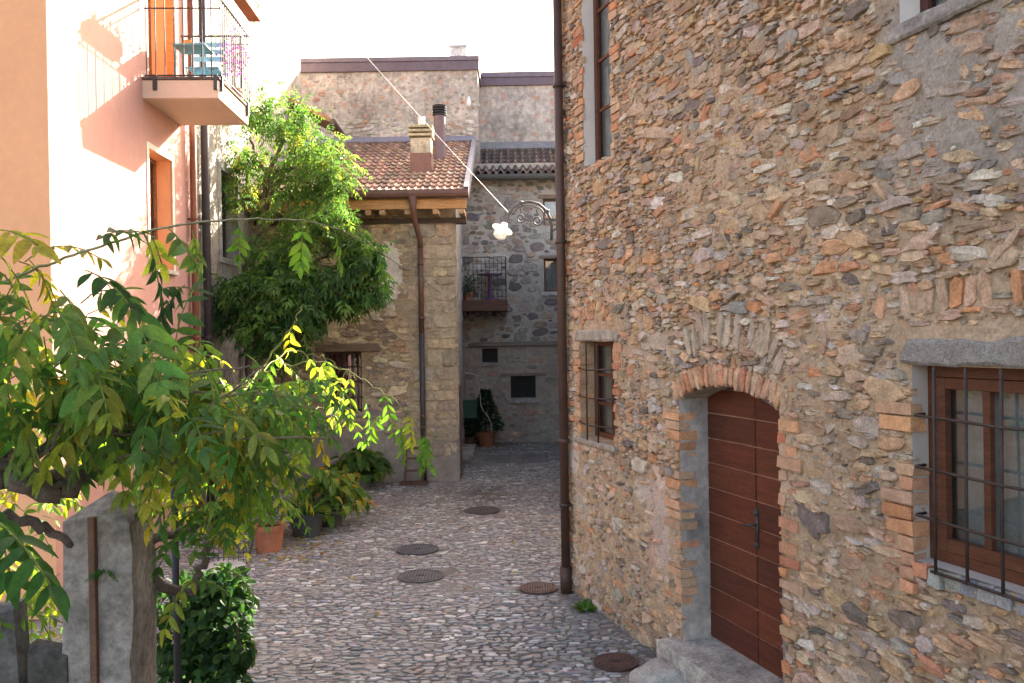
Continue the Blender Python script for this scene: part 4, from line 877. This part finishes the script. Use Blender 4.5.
for (px, py, rx, ry, Y, n, ll, pl) in (
    (5, 265, 24, 40, 2.7, 9, .085, [(1, .3, .29, .04), (1, .2, .23, .035)]), (15, 330, 40, 40, 2.7, 16, .09, FG), (62, 335, 48, 28, 2.6, 15, .095, FG), (125, 372, 50, 36, 2.7, 22, .095, FG), (35, 395, 60, 32, 2.6, 22, .095, FG),
    (160, 375, 60, 30, 3.1, 20, .09, FG), (190, 398, 52, 28, 2.9, 22, .09, FG), (240, 395, 45, 22, 4.2, 20, .085, YB), (150, 440, 60, 22, 3.3, 14, .085, FG), (245, 412, 45, 28, 3.3, 22, .088, FG), (105, 412, 70, 24, 2.7, 20, .095, FG), (215, 440, 48, 28, 2.9, 22, .085, FG), (255, 440, 36, 30, 3.5, 22, .08, FG),
    (244, 480, 24, 28, 3.5, 11, .08, FG), (216, 500, 20, 28, 3.3, 8, .08, FG), (272, 455, 16, 26, 3.7, 7, .08, YB), (205, 545, 14, 20, 3.4, 5, .075, FG), (290, 400, 28, 22, 3.8, 12, .08, FG), (178, 462, 18, 20, 2.8, 4, .08, FG), (240, 525, 12, 22, 3.6, 4, .07, YB),
    (30, 600, 22, 24, 3.2, 7, .07, YOUNG), (40, 560, 26, 40, 4.4, 14, .09, YB), (45, 620, 20, 30, 4.6, 8, .09, FG),
    (25, 380, 60, 50, 5.6, 30, .11, YB), (110, 400, 60, 40, 5.4, 30, .11, YB), (190, 410, 50, 40, 5.4, 26, .11, YB), (260, 420, 40, 40, 5.6, 22, .11, YB), (190, 470, 40, 30, 5.2, 12, .10, YB), (60, 450, 60, 30, 5.2, 16, .10, YB), (20, 520, 30, 60, 4.8, 14, .10, YB)):
    kx, kz = rx/850*Y, ry/850*Y
    for _ in range(3): 
        o_ = Vector((random.gauss(0, .45)*kx, random.gauss(0, .12), random.gauss(0, .45)*kz)); blob_leaves(t, pt(px, py, Y)+o_, (kx*.75, .24, kz*.75), max(1, int(n*(.42 if Y < 4.5 else .3))), .24 if Y < 4.5 else .34, 5, ll*.82, pl, True, .9, .6, .1)
# single sprays: (start, tip, pairs, leaflet length)
for (a, b, n, ll, pl) in (((96, 240, 2.6), (142, 226, 2.5), 6, .07, DEEP), ((150, 245, 2.6), (165, 320, 2.6), 6, .08, DEEP), ((168, 228, 2.7), (196, 262, 2.6), 5, .08, DEEP), ((192, 230, 2.9), (198, 262, 2.9), 4, .07, FG), ((185, 285, 2.7), (150, 330, 2.7), 7, .075, DEEP), ((160, 290, 2.7), (178, 285, 2.7), 4, .05, DEEP),
    ((85, 270, 2.6), (130, 300, 2.5), 6, .085, DEEP), ((120, 285, 2.6), (160, 380, 2.4), 6, .11, FG), ((60, 290, 2.6), (90, 340, 2.5), 6, .1, FG), ((-12, 515, 1.75), (52, 580, 1.62), 7, .085, [(1, .045, .12, .025)]), ((-10, 500, 1.8), (10, 570, 1.7), 6, .08, [(1, .045, .12, .025)]),  ((112, 440, 2.7), (124, 490, 2.6), 4, .08, FG), ((-10, 230, 2.6), (40, 240, 2.5), 5, .10, [(1, .3, .28, .04)]),
    ((150, 480, 2.85), (162, 525, 2.85), 4, .075, FG)):
    A, B = pt(*a), pt(*b); v = B-A; compound(t, A, v+Vector((0, 0, v.length*.25)), v.length, n, ll, pl, True, .35)
# long whippy shoots
def shoot(P, r, every, L, npair, ll, pl, c=(.2, .2, .06), j=.01, skip=0):
    W = wander([pt(*p) for p in P], 8, j); sh_.tube(W, [r*(1-.6*i/len(W)) for i in range(len(W))], 5, 0, c)
    for i in range(skip, len(W)-1, every):
        d = (W[i+1]-W[i]).normalized(); s_ = d.cross(Vector((0, 0, 1))).normalized()*random.choice((-1, 1))
        compound(t, W[i], d*.5+s_*.8+Vector((0, 0, -.35)), L*random.uniform(.7, 1.2), npair, ll*random.uniform(.8, 1.1), pl, True, .9)
shoot([(-20, 290, 2.7), (40, 268, 2.6), (110, 243, 2.6), (180, 225, 2.8), (250, 219, 3.2), (310, 222, 3.7), (350, 234, 4.1), (395, 262, 4.6), (440, 292, 5.0)], .005, 400, .2, 4, .07, FG, (.3, .3, .18), .002)
for (q, tip, n, ll) in (((303, 222, 3.7), (300, 262, 3.7), 4, .08), ((335, 230, 3.9), (342, 262, 3.9), 4, .08), ((378, 255, 4.4), (388, 280, 4.4), 3, .09), ((240, 220, 3.1), (238, 255, 3.1), 4, .07), ((150, 232, 2.7), (165, 262, 2.7), 4, .07)):
    A, B = pt(*q), pt(*tip); compound(t, A, (B-A), (B-A).length, n, ll, YOUNG, True, .3)
YL = 6.3
shoot([(180, 430, 3.2), (225, 395, 4.4), (265, 372, YL), (310, 362, YL), (350, 372, YL), (390, 398, YL), (425, 430, YL), (440, 440, YL)], .006, 6, .34, 5, .10, YOUNG, skip=14)
shoot([(200, 420, 3.4), (250, 380, 5), (290, 352, YL), (325, 358, YL+.1), (355, 378, YL+.1)], .0055, 5, .32, 5, .10, YOUNG, skip=14)
shoot([(225, 425, 3.6), (270, 415, 5), (320, 410, YL), (370, 415, YL), (420, 435, YL), (450, 437, YL+.1)], .006, 10, .3, 4, .09, YOUNG, skip=20)
shoot([(240, 400, 4.5), (262, 370, YL), (285, 335, YL), (300, 308, YL)], .009, 7, .22, 4, .09, [(1, .5, .5, .08), (1, .35, .42, .06)], skip=12)
shoot([(270, 470, 4), (330, 420, 5.5), (345, 390, 6), (350, 380, 6)], .005, 300, .2, 4, .1, YOUNG)
for (q, tip) in (((275, 372, YL), (255, 400, YL)), ((265, 378, 5.5), (262, 420, 5.5)), ((330, 368, YL), (325, 400, YL)), ((365, 395, YL), (372, 440, YL)), ((400, 420, YL), (405, 460, YL)), ((425, 432, YL), (425, 465, YL)), ((385, 410, YL), (360, 440, YL)), ((300, 370, YL), (290, 400, YL)), ((345, 385, YL), (335, 425, YL)), ((300, 430, 4.6), (300, 470, 4.6)), ((320, 385, 5.8), (345, 425, 5.8))):
    A, B = pt(*q), pt(*tip); compound(t, A, (B-A), (B-A).length*.9, 5, .09, YOUNG, True, .3)
t.build('foliage', [LEAF, BARK], wv_, smooth=True); sh_.build('shoots', BARK, wv_, smooth=True)

# ------------------------------------------------------------------ pillar, garden wall, ivy, post
PY = 3.0
pc = (.30, .272, .24); x0, x1 = pt(63, 600, PY).x, pt(131, 600, PY).x; pz = pt(110, 498, PY).z
gp_ = thing('concrete_pillar', 'weathered grey concrete gate pillar with a rusty iron strip', 'pillar', ((x0+x1)/2, PY+.15, 0))
t = MB(); ny = 24; vs = []; cs = []
X3 = pt(156, 600, PY+.32).x
sec = [(x0, PY), ((x0+x1)/2, PY), (x1, PY), (X3, PY+.32), ((x0+X3)/2, PY+.34), (x0, PY+.3)]
lv = [k*pz/22 for k in range(20)]+[pz*.9, pz*.96]
fs = []
for zi, z in enumerate(lv):
    for (x, y) in sec:
        o = noise.noise(Vector((x*8, y*8, z*5)))*.018; vs.append((x+o, y+noise.noise(Vector((x*8, z*5, y)))*.012, z+(o if zi > 15 else 0)+(.05*noise.noise(Vector((x*9, y*9, 3))) if zi == len(lv)-1 else 0)))
for zi in range(len(lv)-1):
    for k in range(6): fs.append((zi*6+k, zi*6+(k+1) % 6, (zi+1)*6+(k+1) % 6, (zi+1)*6+k))
b0 = (len(lv)-1)*6; vs.append(((x0+X3)/2+.02, PY+.14, pz+.005)); ap = len(vs)-1
fs += [(b0+k, b0+(k+1) % 6, ap) for k in range(6)]
t.add(vs, fs, 0, pc); t.build('shaft', CONCRETE, gp_)
t = MB(); sx = pt(95, 600, PY).x; t.box(sx-.012, sx+.012, PY-.022, PY+.02, .2, pt(95, 516, PY).z, 0, (.12, .06, .035)); t.build('iron_strip', IRON, gp_, bevel=.003)
fn = thing('wall_fern', 'small green fern growing out of the face of the concrete pillar', 'fern', pt(107, 572, PY-.02))
t = MB()
for i in range(9):
    a = random.uniform(-1.3, 1.3); compound(t, pt(107, 570, PY-.02), Vector((math.sin(a), -.5, .2+.5*math.cos(a)*random.random()-.3)), .055*random.uniform(.7, 1.2), 6, .014, [(1, .05, .13, .025)], True, .5, False)
t.build('fronds', LEAF, fn)
gw_ = MB(); xa, xb = -2.6, pt(30, 640, 2.95).x; tz = pt(20, 610, 2.95).z
slabstone(gw_, Fr((0, 3.1, 0), (1, 0, 0), (0, -1, 0)), xa, xb-.03, -.02, tz, .05, .13, (.13, .125, .115), .02)
slabstone(gw_, Fr((0, 3.1, 0), (1, 0, 0), (0, -1, 0)), xb-.04, x0+.02, -.02, pt(45, 652, 2.95).z, .04, .11, (.10, .095, .085), .02)  # added dark slab stands for the deep shade between wall and pillar
tag(gw_.build('garden_wall', CONCRETE, None, (-2.0, 3.1, 0)), 'dark low garden wall at the left edge, with an added dark slab filling the shaded gap to the pillar', 'wall')
iv = thing('ivy_bush', 'glossy dark ivy bush at the foot of the pillar beside the cobbles', 'bush', (-1.75, 5.0, 0))
t = MB(); stem(t, [(-1.9, 4.9, 0), (-1.8, 5, .6), pt(205, 600, 5.0)], .03, .012); stem(t, [(-1.7, 4.9, 0), pt(235, 650, 4.9), pt(240, 600, 5)], .025, .01); t.build('stem', BARK, iv, smooth=True)
t = MB()
for (px, py, r, Y, n) in ((185, 640, 36, 5.0, 420), (215, 620, 32, 5.0, 420), (225, 590, 22, 5.1, 240), (200, 595, 24, 5.2, 220), (232, 650, 20, 4.9, 220), (238, 605, 13, 5.05, 90), (190, 690, 40, 4.8, 420), (225, 690, 26, 4.8, 300), (180, 600, 18, 5.0, 90)):
    k = r/850*Y; C_ = pt(px, py, Y)
    for _ in range(n):
        v = rv(); v.normalize(); v *= random.uniform(.6, 1.05); leaflet(t, C_+Vector((v.x*k, v.y*k, v.z*k)), v+Vector((0, 0, -.7))+rv(.4), v+Vector((0, -.3, .6))+rv(.3), random.uniform(.045, .075), random.uniform(.017, .026), pal(DEEP), True)
t.build('foliage', LEAF, iv)
ip = thing('iron_post', 'slim black iron post standing behind the concrete pillar', 'post', (pt(176, 590, 4).x, 4, 0))
t = MB(); xx = pt(176, 590, 4).x; t.tube([(xx, 4, 0), (xx-.0, 4, pt(176, 470, 4).z)], .017, 8, 0, (.03, .028, .028)); t.lathe((xx, 4, pt(176, 470, 4).z), [(.017, 0), (.028, .02), (.02, .045), (.001, .06)], 10, 0, (.03, .028, .028)); t.build('post', IRON, ip, smooth=True)
# garden chair
gx, gy_ = -2.86, 8.3; gc = thing('garden_chair', 'black wire garden chair with curved back beyond the ivy', 'chair', (gx, gy_, 0))
t = MB(); BLK = (.025, .025, .027); t.lathe((gx, gy_, .44), [(.001, 0), (.2, 0), (.21, .01), (.2, .022), (.001, .022)], 20, 0, (.32, .31, .3)); t.build('seat', METAL, gc)
for (a, b) in ((-.17, -.17), (.17, -.17), (-.17, .17), (.17, .17)):
    t = MB(); t.tube([(gx+a*.9, gy_+b*.9, .45), (gx+a*1.15, gy_+b*1.15, 0)], .01, 6, 0, BLK); t.build('leg', METAL, gc)
t = MB(); bk = [(gx-.2, gy_+.1, .45), (gx-.24, gy_+.2, .7), (gx-.15, gy_+.26, .86), (gx, gy_+.28, .91), (gx+.15, gy_+.26, .86), (gx+.24, gy_+.2, .7), (gx+.2, gy_+.1, .45)]; t.tube(wander(bk, 6, 0), .011, 6, 0, BLK)
for k in range(9): z = .5+k*.045; t.tube([(gx-.22, gy_+.16, z), (gx+.22, gy_+.16, z)], .004, 4, 0, BLK)
for k in range(9): x = -.2+k*.05; t.tube([(gx+x, gy_+.16, .46), (gx+x, gy_+.2, .86)], .004, 4, 0, BLK)
t.build('backrest', METAL, gc)

# ------------------------------------------------------------------ potted plants along the left
c = Vector((-3.1, 10.7, 0)); o = potted('potted_plant', 'large terracotta pot by the vine, with thin drooping plant', 'potted plant', c, .2, .34, (.38, .15, .085))
t = MB()
for i in range(16): a = random.uniform(0, 6.28); compound(t, c+Vector((0, 0, .4+.25*random.random())), Vector((math.cos(a), math.sin(a), .9)), .4, 4, .11, GREENS, False, 1.0)
t.tube([c+Vector((0, 0, .3)), c+Vector((.02, 0, .8))], .012, 5, 0, (.12, .09, .06)); t.build('foliage', FARLEAF, o)
c = Vector((-2.82, 11.5, 0)); o = potted('potted_plant', 'dark grey pot with spiky dark green leaves beside the terracotta pot', 'potted plant', c, .24, .32, (.06, .065, .07))
t = MB()
for i in range(90): a = random.uniform(0, 6.28); leaflet(t, c+Vector((math.cos(a)*.08, math.sin(a)*.08, .28)), Vector((math.cos(a), math.sin(a), random.uniform(.4, 1.8))), Vector((0, 0, 1)), random.uniform(.35, .55), .018, pal(DEEP), True, .6)
t.build('foliage', LEAF, o)
def broad(mb, c, n, r, h, L, palt):
    for i in range(n):
        a = random.uniform(0, 6.28); k = random.random()**.6; p = c+Vector((math.cos(a)*r*k, math.sin(a)*r*k, h*(1-.55*k*k)*random.uniform(.6, 1)))
        mb.tube([c+Vector((0, 0, .15)), p], .005, 4, 0, (.1, .14, .04)); leaflet(mb, p, Vector((math.cos(a), math.sin(a), -.25))+rv(.3), Vector((0, 0, 1))+rv(.25), L*random.uniform(.7, 1.15), L*.32*random.uniform(.8, 1.1), pal(palt), True, .7)
c = Vector((-2.62, 12.1, 0)); o = potted('potted_plant', 'bushy plant with yellow and orange tinged leaves next to the dark grey pot', 'potted plant', c, .2, .25, (.09, .08, .075))
t = MB(); broad(t, c, 190, .52, .85, .17, [(4, .08, .16, .025), (3, .2, .24, .03), (1.2, .36, .28, .03), (.4, .38, .18, .03)]); t.build('foliage', LEAF, o)
c = Vector((pt(358, 460, 15.1).x, 15.1, 0)); o = potted('potted_plant', 'broad leaved green plant against the foot of the tile roofed house', 'potted plant', c, .26, .24, (.24, .22, .2))
t = MB(); broad(t, c, 150, .5, .75, .22, [(4, .06, .13, .025), (2, .11, .18, .03), (.5, .3, .24, .03)]); t.build('foliage', LEAF, o)
c = Vector((pt(486, 440, 20.7).x, 20.7, 0)); o = potted('potted_plant', 'conical bush in a terracotta pot at the far end of the alley', 'potted plant', c, .24, .36, (.30, .13, .075))
t = MB()
for i in range(900):
    z = random.random(); a = random.uniform(0, 6.28); r = (.36*(1-z)+.06)*random.uniform(.4, 1.1); leaflet(t, c+Vector((math.cos(a)*r, math.sin(a)*r, .36+z*1.0)), Vector((math.cos(a), math.sin(a), .5))+rv(.3), rv(), .1, .03, pal([(3, .03, .07, .03), (1, .06, .11, .04)]), False)
t.tube([c+Vector((0, 0, .3)), c+Vector((0, 0, 1.2))], .015, 5, 0, (.08, .06, .04)); t.build('foliage', FARLEAF, o)
c = Vector((pt(469, 440, 20.6).x, 20.6, 0)); o = potted('potted_plant', 'low dark potted shrub under the green letterbox in the alley', 'potted plant', c, .18, .26, (.12, .08, .06))
t = MB()
for i in range(400): v = rv(.16); leaflet(t, c+Vector((v.x*.9, v.y, .55+v.z*1.2)), rv(), rv(), .09, .03, pal([(3, .02, .05, .02), (1, .04, .08, .03)]), False)
t.build('foliage', FARLEAF, o)
lb = thing('letterbox', 'dark green metal letterbox at the far corner of the tile roofed house', 'letterbox', pt(470, 418, 19.6))
a, b = pt(463, 418, 19.6), pt(477, 401, 19.6); t = MB(); t.box(a.x-.08, b.x, 19.5, 19.75, a.z, b.z, 0, (.012, .07, .05)); t.build('box', METAL, lb, bevel=.008); t = MB(); t.box(a.x-.09, b.x+.015, 19.47, 19.77, b.z+.001, b.z+.025, 0, (.012, .06, .045)); t.build('lid', METAL, lb); t = MB(); t.box(a.x-.3, a.x+.1, 19.58, 19.66, a.z-.03, a.z-.001, 0, (.03, .03, .03)); t.build('bracket', METAL, lb)
stp = MB(); stp.box(pt(462, 450, 19).x-.1, pt(474, 450, 19).x, 18.3, 19.9, -.02, .17, 0, (.3, .28, .26), .02); tag(stp.build('stone_step', CONCRETE, None, (-1.1, 19, 0), bevel=.015), 'low grey stone step at the alley corner of the tile roofed house', 'step')
# rusty frame leaning on the house
fx0, fx1, fy = pt(402, 470, 15.45).x, pt(426, 470, 15.45).x, 15.45; fz = pt(412, 449, 15.45).z
rfm = thing('rusty_frame', 'rusty metal frame leaning against the tile roofed house beside its drainpipe', 'frame', ((fx0+fx1)/2, fy, 0)); RS = (.10, .05, .035)
t = MB()
for x in (fx0+.06, fx1-.06): t.tube([(x, fy-.03, .03), (x, fy+.16, fz)], .022, 6, 0, RS)
for k in (.35, .7, 1.0): t.tube([(fx0+.06, fy-.03+.19*k, .03+(fz-.03)*k), (fx1-.06, fy-.03+.19*k, .03+(fz-.03)*k)], .02, 6, 0, RS)
t.build('frame', IRON, rfm); t = MB(); t.box(fx0-.03, fx1+.04, fy-.18, fy+.1, 0.02, .05, 0, RS); t.build('base', IRON, rfm)

# ------------------------------------------------------------------ covers in the street
LBM = ['round grey manhole cover, the farther of the two in the middle of the lane', 'round grey manhole cover, the nearer of the two in the middle of the lane', 'small slotted rusty drain cover farthest up the lane', 'reddish round cover at the foot of the brown corner drainpipe', 'reddish brown round cover near the door step']
MC = [(.065, .065, .072), (.085, .077, .08), (.06, .054, .054), (.10, .058, .048), (.09, .045, .038)]
for (mx, my, mr), lbl, c in zip(manholes, LBM, MC):
    o = thing('manhole_cover', lbl, 'manhole cover', (mx, my, 0), 'covers set in the cobbles')
    t = MB(); t.lathe((mx, my, 0), [(mr*1.06, -.02), (mr*1.06, .022), (mr*.95, .022), (mr*.95, .012)], 32, 0, tuple(k*.8 for k in c)); t.build('rim', IRON, o)
    t = MB(); t.lathe((mx, my, 0), [(mr*.94, -.02), (mr*.94, .018), (.001, .019)], 32, 0, c)
    for k in range(-6, 7):
        x = k*mr/7.2; hl = math.sqrt(max(0, (mr*.88)**2-x*x))
        if hl > .03: t.box(mx+x-.006, mx+x+.006, my-hl, my+hl, .017, .024, 0, c)
    for k in range(-4, 5):
        yk = k*mr/5.2; hl = math.sqrt(max(0, (mr*.88)**2-yk*yk)); t.box(mx-hl, mx+hl, my+yk-.006, my+yk+.006, .0165, .0235, 0, c)
    t.box(mx-.04, mx+.04, my-.012, my+.012, .02, .027, 0, (.02, .02, .02))
    t.build('lid', IRON, o)
t = MB(); ht_ = thing('cellar_hatch', 'weathered rectangular hatch in the ground at the mouth of the alley', 'hatch', (-.12, 18.35, 0))
for k in range(6): t.box(-.9+k*.27, -.64+k*.27, 17.66, 19.04, .0, .02, 0, shade((.19, .178, .165), .15), .003)
t.build('planks', WOOD, ht_)
for ya in (17.58, 19.045): t = MB(); t.box(-.96, .78, ya, ya+.075, -.02, .035, 0, (.25, .24, .23)); t.build('rim', CONCRETE, ht_)
def boulder(name, label, c, r, col):
    t = MB(); n = 14; vs = []
    for i in range(8):
        for k in range(n):
            ph_, th2 = math.pi/2*i/7, 2*math.pi*k/n; v = Vector((math.cos(ph_)*math.cos(th2), math.cos(ph_)*math.sin(th2), math.sin(ph_)))
            v = Vector([math.copysign(abs(q)**.7, q) for q in v]); q = 1+.2*noise.noise(v*1.7+Vector(c))+.07*noise.noise(v*5); vs.append(Vector(c)+Vector((v.x*r[0]*q, v.y*r[1]*q, v.z*r[2]*q-.03)))
    fs = [(i*n+k, i*n+(k+1) % n, (i+1)*n+(k+1) % n, (i+1)*n+k) for i in range(7) for k in range(n)]
    t.add(vs, fs, 0, col); return tag(t.build(name, STONE, None, c, True), label, 'stone')
boulder('kerb_stone', 'rounded grey kerb stone lying against the door step', (1.12, 6.42, 0), (.26, .2, .2), (.36, .33, .29))
wd = thing('weed', 'green weed sprouting at the foot of the stone wall near the corner drainpipe', 'weed', RW.p(.75, 0, .08))
t = MB()
for i in range(40): a = random.uniform(0, 6.28); leaflet(t, RW.p(.75, .01, .09)+Vector((math.cos(a)*.04, math.sin(a)*.04, 0)), Vector((math.cos(a), math.sin(a), random.uniform(.2, 1.3))), Vector((0, 0, 1)), random.uniform(.07, .14), .022, pal([(1, .07, .17, .03), (1, .11, .2, .03)]), True)
t.build('leaves', LEAF, wd)
lv_ = MB()
for i in range(260):
    q = random.random()
    if q < .45: p = Vector((random.gauss(-2.9, .35), random.gauss(10.9, .5), .028))
    elif q < .8: p = Vector((random.gauss(-.7, .4), random.gauss(20.6, .35), .03))
    else: p = Vector((random.uniform(-3, 1), random.uniform(8, 19), .03))
    leaflet(lv_, p, Vector((random.gauss(0, 1), random.gauss(0, 1), .05)), Vector((0, 0, 1))+rv(.2), .06, .02, pal([(2, .35, .25, .04), (2, .22, .11, .04), (1, .15, .2, .03)]), True)
tag(lv_.build('fallen_leaves', LEAF), 'yellow and brown fallen leaves scattered on the cobbles', 'leaves', None, 'stuff')
# stray cables on the tile-roofed house corner
t = MB(); W = [pt(*q) for q in ((466, 373, 15.9+3), (476, 376, 19), (480, 395, 19), (482, 408, 19), (490, 420, 19), (492, 432, 19))]; t.tube(wander(W, 5, .004), .009, 5, 0, (.45, .42, .38))
W = [pt(*q) for q in ((464, 373, 19), (485, 378, 19.5), (500, 392, 20.3), (508, 402, 21.3))]; t.tube(wander(W, 5, .004), .009, 5, 0, (.4, .37, .33))
tag(t.build('loose_cable', METAL, None, pt(466, 373, 19)), 'pale loose cable hanging beside the conical alley bush', 'cable')
